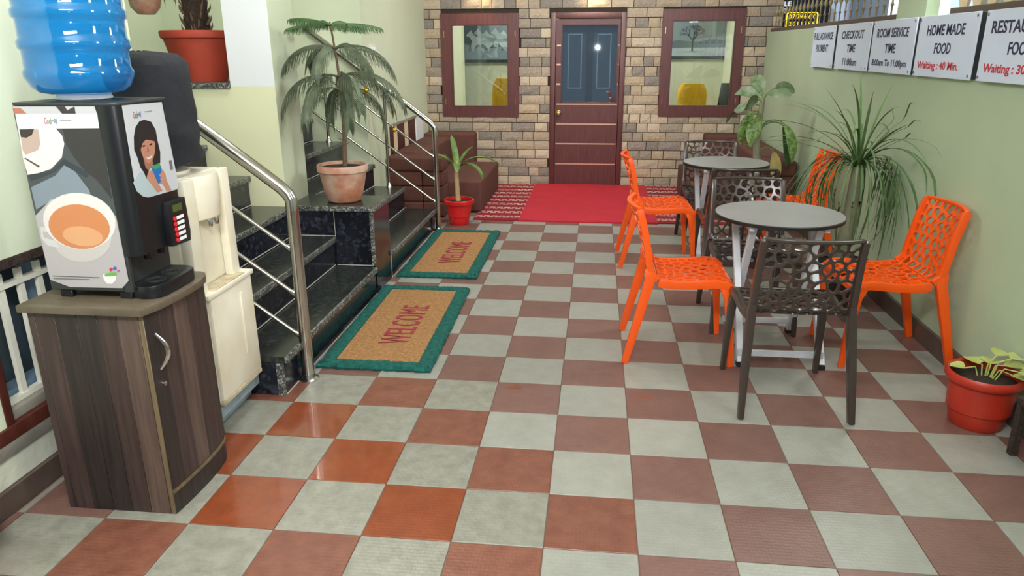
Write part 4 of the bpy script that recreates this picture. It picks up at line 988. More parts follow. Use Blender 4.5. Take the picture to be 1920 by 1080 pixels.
build('handle', MB().tube(hp, [0.006 + 0.003 * math.sin(PI * k / 10) for k in range(11)], 10), 'chrome', dr, smooth=True)
build('keyhole', MB().tube([(-0.979, 0.083, 0.486), (-0.968, 0.083, 0.486)], 0.008, 12), 'chrome', dr, smooth=True)

ma = thing('coffee_machine', 'black hot drinks machine with printed coffee cup panel on the cabinet', 'coffee machine', (-1.17, 0.25, 0.768))
x0, x1, y0, y1 = -1.335, -1.0, 0.110, 0.386
def plan(x1, r=0.055):
    p = [(x0, y0)]
    for k in range(7): t = -PI / 2 + PI / 2 * k / 6; p.append((x1 - r + r * math.cos(t), y0 + r * 0.55 + r * 0.55 * math.sin(t)))
    for k in range(4): t = PI / 2 * k / 3; p.append((x1 - 0.02 + 0.02 * math.cos(t), y1 - 0.02 + 0.02 * math.sin(t)))
    p.append((x0, y1)); return p
build('body', MB().prism(plan(x1), 0.915, 1.385), 'black_plastic', ma, smooth=True)
build('top_cover', MB().prism([(x * 1.0, y) for x, y in plan(x1 + 0.004)], 1.3855, 1.395), 'charcoal_plastic', ma, 0.003, 2)
build('lower_body', MB().box((x0, y0 + 0.0005, 0.795), (-1.075, y1, 0.914)), 'charcoal_plastic', ma, 0.003, 1)
build('side_cheek', MB().box((-1.0745, y0 + 0.001, 0.795), (-1.045, y0 + 0.013, 0.914)), 'charcoal_plastic', ma)
for xx, yy in ((-1.29, 0.13), (-1.08, 0.13), (-1.29, 0.36), (-1.08, 0.36)): build('foot', MB().box((xx - 0.022, yy - 0.012, 0.769), (xx + 0.022, yy + 0.012, 0.795)), 'black_plastic', ma, 0.003, 1)
def art(parent, items, f, step):
    for k, (nm, col, pts) in enumerate(items):
        if nm == 'print_backdrop': continue
        build(nm, MB().prism(pts, 0.0, 0.0003 + step * k, f), flat(col), parent)
bd = SIDE_ART[0]
sp_ = build('side_panel', MB().prism(bd[2], 0.0, 0.0012, lambda x, z, d_: (x, y0 - d_, z)), flat(bd[1]), ma)
art(sp_, SIDE_ART, lambda x, z, d_: (x, y0 - 0.0012 - d_, z), 0.00006)
FX = x1
bd = FRONT_ART[0]
fp = build('front_panel', MB().prism([(max(a, 0.142), c) for a, c in bd[2]], 0.0, 0.0012, lambda y, z, d_: (FX + d_, y, z)), flat(bd[1]), ma)
art(fp, FRONT_ART, lambda y, z, d_: (FX + 0.0012 + d_, y, z), 0.00006)
for par, cen, rt, w in ((sp_, (-1.215, y0 - 0.0032, 1.341), (1, 0, 0), 0.045), (fp, (FX + 0.0028, 0.208, 1.352), (0, 1, 0), 0.042)):
    r_ = Vector(rt)
    for k, (ch, cc) in enumerate((('Go', (200, 40, 70)), ('dr', (60, 150, 90)), ('ej', (60, 80, 160)))):
        text('logo_script', ch, Vector(cen) + r_ * (w * (k - 1) / 3), rt, (0, 0, 1), w / 3 * 0.95, 0.02, flat(cc), par, 0.0004, shear=0.3)
cp = build('control_panel', MB().prism([(0.262, 0.91), (0.375, 0.905), (0.381, 0.94), (0.374, 1.06), (0.27, 1.06), (0.26, 1.0)], 0.0, 0.022, lambda y, z, d_: (FX + d_, y, z)), 'black_plastic', ma, 0.003, 2)
build('display', MB().box((FX + 0.022, 0.29, 1.022), (FX + 0.0235, 0.345, 1.046)), 'lcd', cp)
for k in range(5):
    zz = 1.0 - k * 0.0185
    build('button', MB().tube([(FX + 0.022, 0.292, zz), (FX + 0.026, 0.292, zz)], 0.0075, 12), 'button_red', cp)
    build('button_label', MB().box((FX + 0.022, 0.306, zz - 0.0055), (FX + 0.0232, 0.348, zz + 0.0055)), 'label_white', cp)
for yy in (0.2, 0.28): build('nozzle', MB().tube([(-1.035, yy, 0.885), (-1.035, yy, 0.914)], 0.012, 12), 'black_plastic', ma)
tr = [(-1.074, 0.128)] + [(-1.02 + 0.055 * math.cos(a) , 0.168 + 0.05 * math.sin(a)) for a in (-PI / 2, -PI / 3, -PI / 6, 0)] + [(-0.962, 0.25)] + [(-1.02 + 0.055 * math.cos(a), 0.33 + 0.05 * math.sin(a)) for a in (0, PI / 6, PI / 3, PI / 2)] + [(-1.074, 0.378)]
trp = build('drip_tray', MB().prism(tr, 0.769, 0.812), 'black_plastic', ma, 0.005, 2)
for yy in (0.20, 0.29):
    for r in (0.018, 0.030): build('tray_ring', MB().lathe([(r - 0.003, 0.8121), (r - 0.003, 0.814), (r + 0.003, 0.814), (r + 0.003, 0.8121)], (-1.02, yy), 20, False), 'charcoal_plastic', trp)

bo = thing('water_bottle', 'big blue ribbed water bottle upside down on the coffee machine', 'water bottle', (-1.195, 0.25, 1.395))
prof = [(0.052, 1.396), (0.054, 1.418)]
build('neck_collar', MB().lathe([(0.075, 1.3955), (0.083, 1.40), (0.078, 1.412), (0.055, 1.418)], (-1.195, 0.25), 32), 'label_white', bo, smooth=True)
bp_ = [(0.05, 1.412), (0.10, 1.416), (0.125, 1.422), (0.142, 1.437), (0.150, 1.455), (0.156, 1.468), (0.157, 1.482), (0.150, 1.492), (0.149, 1.535), (0.150, 1.545), (0.157, 1.552), (0.158, 1.570), (0.151, 1.580), (0.150, 1.625), (0.151, 1.634), (0.158, 1.641), (0.159, 1.660), (0.152, 1.669), (0.151, 1.71), (0.158, 1.72), (0.158, 1.745), (0.151, 1.755), (0.15, 1.80), (0.13, 1.83), (0.08, 1.845), (0.01, 1.848)]
build('shell', MB().lathe(bp_, (-1.195, 0.25), 48), 'bottle_blue', bo, smooth=True)

di = thing('water_dispenser', 'ivory floor standing water dispenser between the cabinet and the steps', 'water dispenser', (-1.27, 0.78, 0))
build('stand', MB().prism([(-1.50, 0.60), (-1.14, 0.60), (-1.14, 0.968), (-1.50, 0.968)], 0.0, 0.06).prism([(-1.53, 0.58), (-1.095, 0.58), (-1.095, 0.97), (-1.53, 0.97)], 0.06, 0.125), 'stand_blue', di, 0.004, 1)
build('lower_body', MB().box((-1.50, 0.585, 0.128), (-1.085, 0.965, 0.60)), 'ivory_plastic', di, 0.012, 3)
lp = build('lower_door', MB().box((-1.0845, 0.60, 0.15), (-1.068, 0.955, 0.598)), 'ivory_plastic', di, 0.006, 2)
build('door_groove', MB().box((-1.068, 0.835, 0.27), (-1.064, 0.855, 0.55)), 'ivory_plastic', lp, 0.002, 2)
build('grime_line', MB().box((-1.085, 0.60, 0.1285), (-1.0675, 0.955, 0.149)), 'ivory_grime', di, 0.003, 1)
build('ledge', MB().box((-1.50, 0.575, 0.601), (-1.060, 0.968, 0.622)), 'ivory_plastic', di, 0.006, 2)
build('ledge_stain', MB().box((-1.13, 0.64, 0.6222), (-1.066, 0.90, 0.626)), 'ivory_grime', di, 0.001, 1)
build('upper_body', MB().box((-1.50, 0.56, 0.6225), (-1.135, 0.925, 1.078)), 'ivory_plastic', di, 0.012, 3)
build('side_rib', MB().box((-1.1345, 0.56, 0.6225), (-1.09, 0.635, 1.078)), 'ivory_plastic', di, 0.006, 2)
build('side_rib', MB().box((-1.1345, 0.862, 0.6225), (-1.098, 0.925, 1.078)), 'ivory_plastic', di, 0.006, 2)
th = []
for zz, r, dx in ((0.895, 0.062, 0.0), (0.905, 0.085, 0.0), (0.935, 0.093, 0.0), (1.0, 0.098, 0.0), (1.06, 0.10, 0), (1.077, 0.095, 0)):
    th.append([(-1.134 + r * math.sin(PI * k / 10) * 0.62, 0.748 - r * 1.12 * math.cos(PI * k / 10), zz) for k in range(11)])
hd = build('tap_housing', MB().loft(th), 'ivory_plastic', di, smooth=True)
for yy in (0.725, 0.775): build('tap', MB().tube([(-1.104, yy, 0.896), (-1.098, yy, 0.882), (-1.096, yy, 0.868)], [0.013, 0.013, 0.009], 10), 'chrome', hd, smooth=True)
build('top_ring', MB().lathe([(0.12, 1.0785), (0.12, 1.09), (0.10, 1.095)], (-1.30, 0.745), 24), 'ivory_plastic', di, smooth=True)
cvb = thing('covered_bottle', 'water bottle under a black cloth cover on the ivory dispenser', 'water bottle', (-1.30, 0.745, 1.095))
build('bottle_shoulder', MB().lathe([(0.06, 1.0955), (0.13, 1.112), (0.15, 1.14), (0.152, 1.18)], (-1.30, 0.745), 28), 'navy_board', cvb, smooth=True)
rings = []; rnd = random.Random(11)
for k in range(15):
    t = k / 14; zz = 1.13 + 0.41 * (t if t < 0.8 else 0.8 + 0.2 * math.sin((t - 0.8) / 0.2 * PI / 2)); r = 0.180 - 0.014 * t
    if t > 0.8: r *= 0.12 + 0.88 * (1 - ((t - 0.8) / 0.2) ** 3.2)
    rings.append([(-1.30 + (r + 0.004 * math.sin(5 * 2 * PI * i / 36 + k * 0.9) * (1.4 if k < 5 else 0.5) + (0.005 * math.sin(k * 2.3) if k < 6 else 0)) * math.cos(2 * PI * i / 36),
                   0.745 + (r + 0.004 * math.sin(5 * 2 * PI * i / 36 + k * 0.9) * (1.4 if k < 5 else 0.5)) * math.sin(2 * PI * i / 36), zz + 0.004 * math.sin(3 * 2 * PI * i / 36 + k)) for i in range(36)])
build('cloth_cover', MB().loft(rings), 'black_cloth', cvb, smooth=True)

# ================================================================== POTS AND PLANTS
def pot(root, prof, c, material, soil_r, soil_z, n=36):
    p_ = build('pot', MB().lathe(prof, c, n), material, root, smooth=True)
    build('soil', MB().lathe([(soil_r, soil_z - 0.01), (soil_r, soil_z), (0.6 * soil_r, soil_z + 0.008), (0.002, soil_z + 0.012)], c, 20), 'soil', root, smooth=True)
    return p_
def arc(p, az, L_, up0, droop, n=9, early=1.0):
    """points of an arching blade: start p, azimuth az, length, initial elevation, total bend down"""
    out = [Vector(p)]; el = up0
    for k in range(n):
        el = up0 - droop * (1 - (1 - k / n) ** early)
        st = L_ / n; out.append(out[-1] + Vector((math.cos(az) * math.cos(el), math.sin(az) * math.cos(el), math.sin(el))) * st)
    return out
# --- Norfolk pine in the terracotta pot on the pedestal
C = (-1.215, 2.665); zb = 0.586
pn = thing('potted_pine', 'drooping Norfolk pine in a terracotta pot on the granite block', 'potted plant', (C[0], C[1], zb))
pot(pn, [(0.10, zb), (0.113, zb + 0.01), (0.135, zb + 0.10), (0.152, zb + 0.185), (0.157, zb + 0.195), (0.164, zb + 0.20), (0.166, zb + 0.235), (0.160, zb + 0.243), (0.150, zb + 0.24), (0.147, zb + 0.21)], C, 'terracotta', 0.147, zb + 0.222)
tx = lambda t: Vector((C[0] + 0.02 + 0.02 * math.sin(t * 3) - 0.03 * t * t, C[1] - 0.01, zb + 0.22 + 0.90 * t))
trunk = build('trunk', MB().tube([tx(k / 12) for k in range(13)], [0.016 - 0.0105 * k / 12 for k in range(13)], 8), 'bark', pn, smooth=True)
rnd = random.Random(8)
def pine_branch(p, az, L_, el, droop, leaf, mname, dens, hang):
    pts = arc(p, az, L_, el, droop, 12); mb = MB(); mb.tube(pts, [0.0055 - 0.004 * k / 12 for k in range(13)], 5)
    for k in range(dens):
        t = 0.16 + 0.84 * (k / dens); q = t * 12; i = min(int(q), 11); P_ = pts[i].lerp(pts[i + 1], q - i); tn = (pts[i + 1] - pts[i]).normalized()
        sd = tn.cross(Vector((0, 0, 1))).normalized()
        for s in (-1, 1):
            l_ = leaf * (0.55 + 0.6 * math.sin(PI * min(1, t * 0.85 + 0.12))) * rnd.uniform(0.75, 1.15)
            d0 = (sd * s * (0.55 if hang else 1.0) + tn * 0.7 + Vector((0, 0, -0.5 if hang else -0.05))).normalized()
            a = P_ + d0 * l_ * 0.45; b2 = a + (d0 * 0.25 + tn * 0.2 + Vector((0, 0, -0.9 if hang else -0.25))).normalized() * l_ * 0.55
            mb.tube([P_, a, b2], [0.0018, 0.0024, 0.0008], 3, caps=False)
    return build('branch', mb, mname, pn)
for z, n, L_, el, dr_, leaf, mn, hang, ph in ((1.685, 6, 0.31, 0.22, 0.45, 0.065, 'needle_top', True, 0.1), (1.545, 6, 0.43, 0.34, 1.6, 0.125, 'needle_green', True, 0.45), (1.375, 7, 0.53, 0.36, 1.75, 0.14, 'needle_green', True, 0.0), (1.30, 4, 0.42, 0.25, 2.1, 0.13, 'needle_green', True, 0.6)):
    t = (z - zb - 0.22) / 0.90
    for k in range(n): pine_branch(tx(min(t, 1.02)), 2 * PI * k / n + ph + rnd.uniform(-.12, .12), L_ * rnd.uniform(0.88, 1.06), el + rnd.uniform(-.1, .1), dr_, leaf, mn, 42 if hang else 40, hang)
for z, az in ((1.12, 0.4), (1.05, 2.2), (0.98, 4.0), (0.95, 0.9)):
    t = (z - zb - 0.22) / 0.9; build('twig', MB().tube(arc(tx(t), az, 0.05, 0.5, 0.4, 3), [0.003, 0.003, 0.002, 0.001], 5), 'bark', pn)
def bauble(label, p, r, mname):
    o = thing('bauble', label, 'ornament', p)
    build('ball', MB().lathe([(0.002, p[2] - r)] + [(r * math.sin(a), p[2] - r * math.cos(a)) for a in [PI * k / 8 for k in range(1, 8)]] + [(0.002, p[2] + r)], (p[0], p[1]), 14), mname, o, smooth=True)
    build('cap', MB().tube([(p[0], p[1], p[2] + r), (p[0], p[1], p[2] + r + 0.012)], 0.005, 8), 'brass', o)
    build('thread', MB().tube([(p[0], p[1], p[2] + r + 0.012), (p[0], p[1], p[2] + r + 0.045)], 0.0008, 4), 'brass', o)
bauble('small gold bauble hanging in the middle right of the pine', (-1.0, 2.60, 1.30), 0.016, 'gold_bauble')
bauble('small gold bauble hanging lowest right on the pine', (-0.84, 2.62, 1.055), 0.014, 'gold_bauble')
bauble('dark red bauble hanging left on the pine', (-1.29, 2.60, 1.36), 0.016, 'red_bauble')
bauble('dark bauble hanging leftmost on the pine', (-1.365, 2.60, 1.375), 0.014, 'dark_bauble')
bauble('dark red bauble hanging near the pine trunk', (-1.135, 2.60, 1.37), 0.014, 'red_bauble')

# --- small cane plant in the bright red pot by the slim railing
C = (-0.80, 4.55)
cp_ = thing('potted_cane_plant', 'small cane plant in a bright red pot beside the slim railing', 'potted plant', (C[0], C[1], 0))
pot(cp_, [(0.085, 0.0), (0.09, 0.006), (0.095, 0.07), (0.103, 0.075), (0.118, 0.185), (0.138, 0.19), (0.142, 0.20), (0.142, 0.225), (0.134, 0.232), (0.124, 0.228), (0.12, 0.20)], C, 'red_pot', 0.12, 0.205)
st = [(C[0] - 0.005, C[1], 0.20), (C[0] - 0.01, C[1], 0.32), (C[0] - 0.015, C[1], 0.46), (C[0] - 0.008, C[1], 0.58)]
build('stem', MB().tube(st, [0.026, 0.022, 0.02, 0.018], 10), 'cane_stem', cp_, smooth=True)
for az, L_, el, dr_, w in ((0.1, 0.46, 0.85, 1.75, 0.030), (3.0, 0.34, 0.95, 1.3, 0.034), (2.2, 0.32, 1.38, 0.35, 0.03), (4.9, 0.28, 0.9, 1.9, 0.034), (0.6, 0.26, 1.15, 0.6, 0.03), (-0.35, 0.34, 0.75, 2.3, 0.034)):
    pts = arc((st[-1][0], st[-1][1], 0.50), az, L_, el, dr_, 9)
    build('leaf', MB().ribbon(pts, [w * (0.45 + 0.55 * math.sin(PI * min(1, 0.1 + 0.9 * k / 9)) ** 0.7) * (1 if k < 9 else 0.12) for k in range(10)], 0.35), 'leaf_green', cp_, smooth=True)

# --- ponytail palm by the right wall
C = (2.00, 2.62)
pp = thing('ponytail_palm', 'ponytail palm with long drooping blades against the right wall', 'potted plant', (C[0], C[1], 0))
pot(pp, [(0.13, 0.0), (0.135, 0.01), (0.17, 0.22), (0.185, 0.23), (0.185, 0.265), (0.172, 0.27), (0.165, 0.24)], C, 'bark_dark', 0.165, 0.25)
build('trunk', MB().tube([(C[0] - 0.015, C[1], 0.24), (C[0] - 0.012, C[1], 0.36), (C[0] + 0.005, C[1], 0.62), (C[0] + 0.012, C[1], 0.86)], [0.062, 0.045, 0.040, 0.034], 12), 'trunk_pale', pp, smooth=True)
rnd = random.Random(4)
def palm_leaf(az, L_, el, dr_, w, early=1.0):
    pts = arc((C[0] + 0.01 + 0.02 * math.cos(az), C[1] + 0.02 * math.sin(az), 0.86), az, L_, el, dr_, 14, early)
    pts = [Vector((min(p.x, XR - 0.03 - 0.002 * i), p.y, max(p.z, 0.3))) for i, p in enumerate(pts)]
    build('leaf', MB().ribbon(pts, [w * (0.9 if k < 10 else max(0.06, (14 - k) / 4.5)) for k in range(15)], 0.35), 'palm_leaf', pp, smooth=True)
for k in range(92):
    az = 2 * PI * k / 92 * 5.0 + rnd.uniform(-.3, .3)
    u = rnd.random() * 0.96
    palm_leaf(az, rnd.uniform(0.5, 0.78), rnd.uniform(0.2, 0.9) if u < 0.75 else rnd.uniform(0.85, 1.3), rnd.uniform(1.9, 2.5) if u < 0.75 else rnd.uniform(0.9, 1.9), rnd.uniform(0.004, 0.0075), 2.6 if u < 0.75 else 1.0)
for az, L_, el, dr_ in ((1.8, 0.58, 1.52, 0.25), (4.6, 0.46, 1.5, 0.3), (3.2, 0.52, 1.38, 0.6), (0.5, 0.50, 1.40, 0.35), (3.0, 0.85, 0.95, 1.5), (3.3, 0.80, 0.75, 1.3), (2.9, 0.75, 0.55, 0.9), (-1.35, 0.85, 0.62, 2.3), (-1.2, 0.7, 0.9, 2.2), (-1.5, 0.62, 0.75, 0.5), (-1.25, 0.95, 0.8, 2.4), (2.5, 0.6, 1.2, 1.1), (-2.0, 0.6, 1.15, 1.5)):
    palm_leaf(az, L_, el, dr_, 0.009)

# --- dumb cane in the right corner
C = (1.85, 4.60)
dp = thing('dumb_cane', 'tall dumb cane plant with broad mottled leaves in the right corner', 'potted plant', (C[0], C[1], 0))
pot(dp, [(0.10, 0.0), (0.105, 0.01), (0.13, 0.20), (0.142, 0.21), (0.142, 0.24), (0.13, 0.245), (0.125, 0.215)], C, 'clay_red', 0.125, 0.225)
st = [Vector((C[0] + 0.01, C[1], 0.22)), Vector((C[0] + 0.0, C[1], 0.5)), Vector((C[0] - 0.035, C[1], 0.80)), Vector((C[0] - 0.02, C[1], 1.02)), Vector((C[0] - 0.01, C[1], 1.14))]
build('stem', MB().tube(st, [0.036, 0.034, 0.03, 0.024, 0.016], 10), 'trunk_pale', dp, smooth=True)
def broad(p, pet, pts, w, mname):
    """petiole plus a broad leaf along pts"""
    l_ = MB(); n = len(pts) - 1
    l_.ribbon(pts, [w * (math.sin(PI * (0.06 + 0.9 * k / n)) ** 0.8) for k in range(n + 1)], 0.3, (0.75, 0.25, 0.6))
    lf_ = build('leaf', l_, mname, dp, smooth=True)
    build('petiole', MB().tube(pet, 0.006, 6), 'leaf_green', lf_, smooth=True)
def dleaf(z0, az, ph, L_, el, dr_, w, mname, pl=0.14, pel=0.8, pdr=0.6):
    base = Vector((C[0] - 0.015, C[1], z0)); pet = arc(base, az, pl, pel, pdr, 6); pts = arc(pet[-1], az, L_, el, dr_, 9); broad(base, pet, pts, w, mname)
dleaf(1.06, 3.05, 0, 0.28, -0.2, 0.9, 0.055, 'leaf_pale', 0.06, 0.6, 0.4)
dleaf(1.10, 3.7, 0, 0.26, 0.0, 0.9, 0.07, 'leaf_pale', 0.06, 0.6, 0.4)
dleaf(1.13, 1.8, 0, 0.26, 0.9, 0.9, 0.06, 'leaf_pale', 0.05, 1.2, 0.2)
dleaf(1.12, 5.6, 0, 0.22, 0.5, 1.2, 0.06, 'leaf_pale', 0.06, 1.0, 0.2)
dleaf(1.10, 2.5, 0, 0.24, 0.5, 1.0, 0.06, 'leaf_pale', 0.05, 1.0, 0.2)
dleaf(1.00, 4.2, 0, 0.30, -0.7, 0.9, 0.06, 'leaf_variegated', 0.06, 0.3, 0.5)
dleaf(1.02, 3.5, 0, 0.30, -0.9, 0.7, 0.05, 'leaf_variegated', 0.07, 0.3, 0.5)
dleaf(1.12, 0.2, 0, 0.18, 0.1, 0.8, 0.055, 'leaf_pale', 0.15, 1.1, 0.8)
dleaf(0.84, 0.0, 0, 0.36, -1.0, 0.9, 0.055, 'leaf_dark', 0.26, 1.25, 2.3)
dleaf(0.86, -0.3, 0, 0.34, -0.9, 0.9, 0.045, 'leaf_variegated', 0.26, 1.25, 2.3)
dleaf(0.66, -0.1, 0, 0.28, -1.2, 0.5, 0.055, 'leaf_yellow', 0.18, 1.2, 2.5)

# --- pothos in the big red pot at the lower right
C = (2.098, 1.03)
po_ = thing('potted_pothos', 'yellow green pothos in a big red plastic pot at the lower right', 'potted plant', (C[0], C[1], 0))
pot(po_, [(0.098, 0.0), (0.104, 0.008), (0.112, 0.07), (0.122, 0.076), (0.128, 0.195), (0.140, 0.20), (0.147, 0.212), (0.147, 0.232), (0.140, 0.243), (0.13, 0.238), (0.126, 0.205)], C, 'red_pot_dull', 0.126, 0.205)
rnd = random.Random(2)
for dx, dy, az, L_, h in ((-0.07, 0.03, 2.6, 0.07, 0.03), (-0.01, 0.05, 1.6, 0.10, 0.045), (0.07, 0.0, -0.3, 0.12, 0.06), (0.08, -0.05, -1.0, 0.10, 0.04), (0.06, 0.05, 0.6, 0.11, 0.085), (0.10, -0.08, -1.3, 0.11, 0.065), (0.03, 0.04, 0.9, 0.10, 0.05), (0.08, -0.02, 0.2, 0.10, 0.10)):
    b0 = Vector((C[0], C[1], 0.21)); tip = Vector((min(C[0] + dx, 2.2), C[1] + dy, 0.21 + h))
    mid = (b0 + tip) / 2 + Vector((0, 0, 0.03)); pts = arc(tip, az, L_, 0.1, 0.5, 7); pts = [Vector((min(p.x, 2.225), p.y, p.z)) for p in pts]
    w = 0.042; lf_ = build('leaf', MB().ribbon(pts, [w * v for v in (0.35, 0.9, 1.0, 0.95, 0.8, 0.55, 0.28, 0.04)], 0.25), 'leaf_lime', po_, smooth=True)
    build('petiole', MB().tube([b0 + Vector((dx * 0.3, dy * 0.3, 0)), mid, tip], 0.003, 5), 'leaf_lime', lf_, smooth=True)
# dark wooden foot of something at the right edge, and the pot whose rim peeps in at the left edge
st_ = thing('wooden_stool', 'dark wooden stool leg at the right edge beside the red pot', 'stool', (2.18, 0.62, 0))
build('seat', MB().box((2.10, 0.46, 0.22), (2.235, 0.79, 0.25)), 'bark_dark', st_, 0.006)
for xx in (2.118, 2.218):
    for yy in (0.48, 0.77): build('leg', MB().bar([(xx, yy, 0.0), (xx, yy, 0.22)], (0.03, 0.03)), 'bark_dark', st_, 0.003, 1)
C = (-1.505, -0.29)
lp_ = thing('red_planter', 'red plastic pot just showing at the lower left edge', 'pot', (C[0], C[1], 0))
build('pot', MB().lathe([(0.085, 0.0), (0.09, 0.006), (0.108, 0.13), (0.124, 0.135), (0.124, 0.165), (0.115, 0.168), (0.105, 0.14)], C, 28), 'red_pot', lp_, smooth=True)
build('soil', MB().lathe([(0.105, 0.13), (0.105, 0.14), (0.002, 0.145)], C, 20), 'soil', lp_, smooth=True)

# --- big clay pot with a shaggy palm trunk in the niche
C = (-2.12, 2.71); zb = 1.349
bpz = thing('niche_palm', 'shaggy palm trunk in a big red clay pot on the stair niche sill', 'potted plant', (C[0], C[1], zb))
pot(bpz, [(0.145, zb), (0.15, zb + 0.01), (0.20, zb + 0.22), (0.212, zb + 0.26), (0.226, zb + 0.268), (0.232, zb + 0.30), (0.226, zb + 0.312), (0.212, zb + 0.308), (0.205, zb + 0.28)], C, 'clay_red', 0.205, zb + 0.288)
rnd = random.Random(6); rings = []
for k in range(16):
    rings.append([(C[0] + (0.075 + rnd.uniform(-.012, .012)) * math.cos(2 * PI * i / 18), C[1] + (0.075 + rnd.uniform(-.012, .012)) * math.sin(2 * PI * i / 18), zb + 0.28 + 0.04 * k) for i in range(18)])
build('trunk', MB().loft(rings), 'bark_dark', bpz)
sc = MB()
for k in range(90):
    a = rnd.uniform(0, 2 * PI); z = zb + 0.29 + rnd.random() * 0.58; p_ = Vector((C[0] + 0.072 * math.cos(a), C[1] + 0.072 * math.sin(a), z))
    sc.tube([p_, p_ + Vector((math.cos(a) * 0.02, math.sin(a) * 0.02, 0.03)), p_ + Vector((math.cos(a) * 0.025, math.sin(a) * 0.025, 0.055))], [0.008, 0.006, 0.001], 4)
build('leaf_stubs', sc, 'bark', bpz)
for k in range(11):
    az = 2 * PI * k / 11; pts = arc((C[0], C[1], zb + 0.88), az, 0.55, 1.2, 1.3, 8)
    pts = [Vector((p.x, min(max(p.y, 2.2), 3.2), min(p.z, 2.42))) for p in pts]
    build('frond', MB().ribbon(pts, [0.03 * math.sin(PI * (0.1 + 0.88 * q / 8)) for q in range(9)], 0.4), 'leaf_dark', bpz, smooth=True)
# hanging pot with grass, upper left of the niche
C = (-2.42, 2.66)
hp_ = thing('hanging_pot', 'small clay hanging pot with trailing grass, upper left in the stair niche', 'potted plant', (C[0], C[1], 1.72))
build('pot', MB().lathe([(0.05, 1.76), (0.085, 1.80), (0.10, 1.88), (0.106, 1.90), (0.098, 1.90), (0.09, 1.87)], C, 24), 'terracotta', hp_, smooth=True)
build('soil', MB().lathe([(0.088, 1.87), (0.088, 1.88), (0.002, 1.885)], C, 16), 'soil', hp_)
for k in range(3): a = 2 * PI * k / 3; build('cord', MB().tube([(C[0] + 0.1 * math.cos(a), C[1] + 0.1 * math.sin(a), 1.895), (C[0], C[1], 2.449)], 0.002, 5), 'bark_dark', hp_)
for k in range(22):
    az = 2 * PI * k / 22 + 0.2; pts = arc((C[0] + 0.05 * math.cos(az), C[1] + 0.05 * math.sin(az), 1.885), az, rnd.uniform(0.22, 0.34), 0.9, 2.9, 8)
    build('blade', MB().ribbon(pts, [0.005] * 6 + [0.004, 0.003, 0.001], 0.3), 'leaf_dark', hp_)

# ================================================================== SIGNS ON THE RIGHT WALL
SG = [(4.11, 4.70, ('FULL ADVANCE', 'PAYMENT'), 'metal sign about full advance payment, farthest along the right wall'),
      (3.335, 4.05, ('CHECKOUT', 'TIME', '11:00am'), 'metal sign giving the checkout time'),
      (2.615, 3.30, ('ROOM SERVICE', 'TIME', '8:00am To 11:00pm'), 'metal sign giving the room service time'),
      (1.895, 2.575, ('HOME MADE', 'FOOD', '*Waiting : 40 Min.'), 'metal sign about home made food with red waiting time'),
      (1.14, 1.835, ('RESTAURANT', 'FOOD', '*Waiting : 30 Min.'), 'metal sign about restaurant food, cut by the right edge')]
for y0, y1, lines, label in SG:
    s = thing('metal_sign', label, 'sign', (2.235, (y0 + y1) / 2, 1.38), group='printed metal signs on the right wall')
    z0, z1 = 1.388, 1.702; xs = 2.218
    build('plate', MB().box((xs, y0, z0), (xs + 0.006, y1, z1)), 'sign_metal', s, 0.0015, 1)
    for a in (y0 + 0.006, y1 - 0.03): build('batten', MB().box((xs + 0.0062, a, z0 + 0.004), (2.2495, a + 0.024, z1 - 0.004)), 'sign_edge', s)
    for yy in (y0 + 0.02, y1 - 0.02):
        for zz in (z0 + 0.018, z1 - 0.018): build('cap_screw', MB().tube([(xs, yy, zz), (xs - 0.004, yy, zz)], 0.008, 10), 'chrome', s, smooth=True)
    w = y1 - y0; cy = (y0 + y1) / 2 + 0.01
    for k, ln in enumerate(lines):
        red = ln.startswith('*'); ln = ln.strip('*')
        wid = {'FULL ADVANCE': 0.86, 'PAYMENT': 0.55, 'CHECKOUT': 0.66, 'TIME': 0.25, '11:00am': 0.42, 'ROOM SERVICE': 0.74, '8:00am To 11:00pm': 0.82, 'HOME MADE': 0.64, 'FOOD': 0.28, 'RESTAURANT': 0.78}.get(ln, 0.72) * w
        zz = (z1 - 0.075) - k * 0.092
        text('lettering', ln, (xs - 0.0006, cy + (0.035 if red else 0), zz), (0, -1, 0), (0, 0, 1), wid, 0.055 if k < 2 else 0.052, 'ink_red' if red else 'ink_dark', s, 0.001, bold=0.022)

# ================================================================== INSIDE THE ROOM
def picture(label, x0, x1, z0, z1):
    p_ = thing('framed_picture', label, 'picture', ((x0 + x1) / 2, RY, z0)); e = 0.035
    build('frame', MB().box((x0, RY - 0.03, z0), (x0 + e, RY, z1)).box((x1 - e, RY - 0.03, z0), (x1, RY, z1)).box((x0 + e, RY - 0.03, z0), (x1 - e, RY, z0 + e)).box((x0 + e, RY - 0.03, z1 - e), (x1 - e, RY, z1)), 'picture_frame', p_)
    return p_
def flatpoly(nm, pts, col, par, k): build(nm, MB().prism(pts, 0.0, 0.0008 * (k + 1), lambda x, z, d_: (x, RY - 0.012 - d_, z)), flat(col), par)
ph = picture('blue grey picture of pale galloping horses seen through the left window', -1.46, -0.30, 1.36, 2.02)
flatpoly('canvas', [(-1.425, 1.395), (-0.335, 1.395), (-0.335, 1.985), (-1.425, 1.985)], (84, 108, 130), ph, 0)
flatpoly('print_foam', [(-1.42, 1.40), (-0.34, 1.40), (-0.34, 1.56), (-0.7, 1.60), (-1.1, 1.54), (-1.42, 1.60)], (150, 170, 182), ph, 1)
flatpoly('print_sky', [(-1.42, 1.62), (-1.25, 1.60), (-1.22, 1.90), (-0.9, 1.95), (-0.34, 1.90), (-0.34, 1.98), (-1.42, 1.98)], (52, 72, 96), ph, 2)
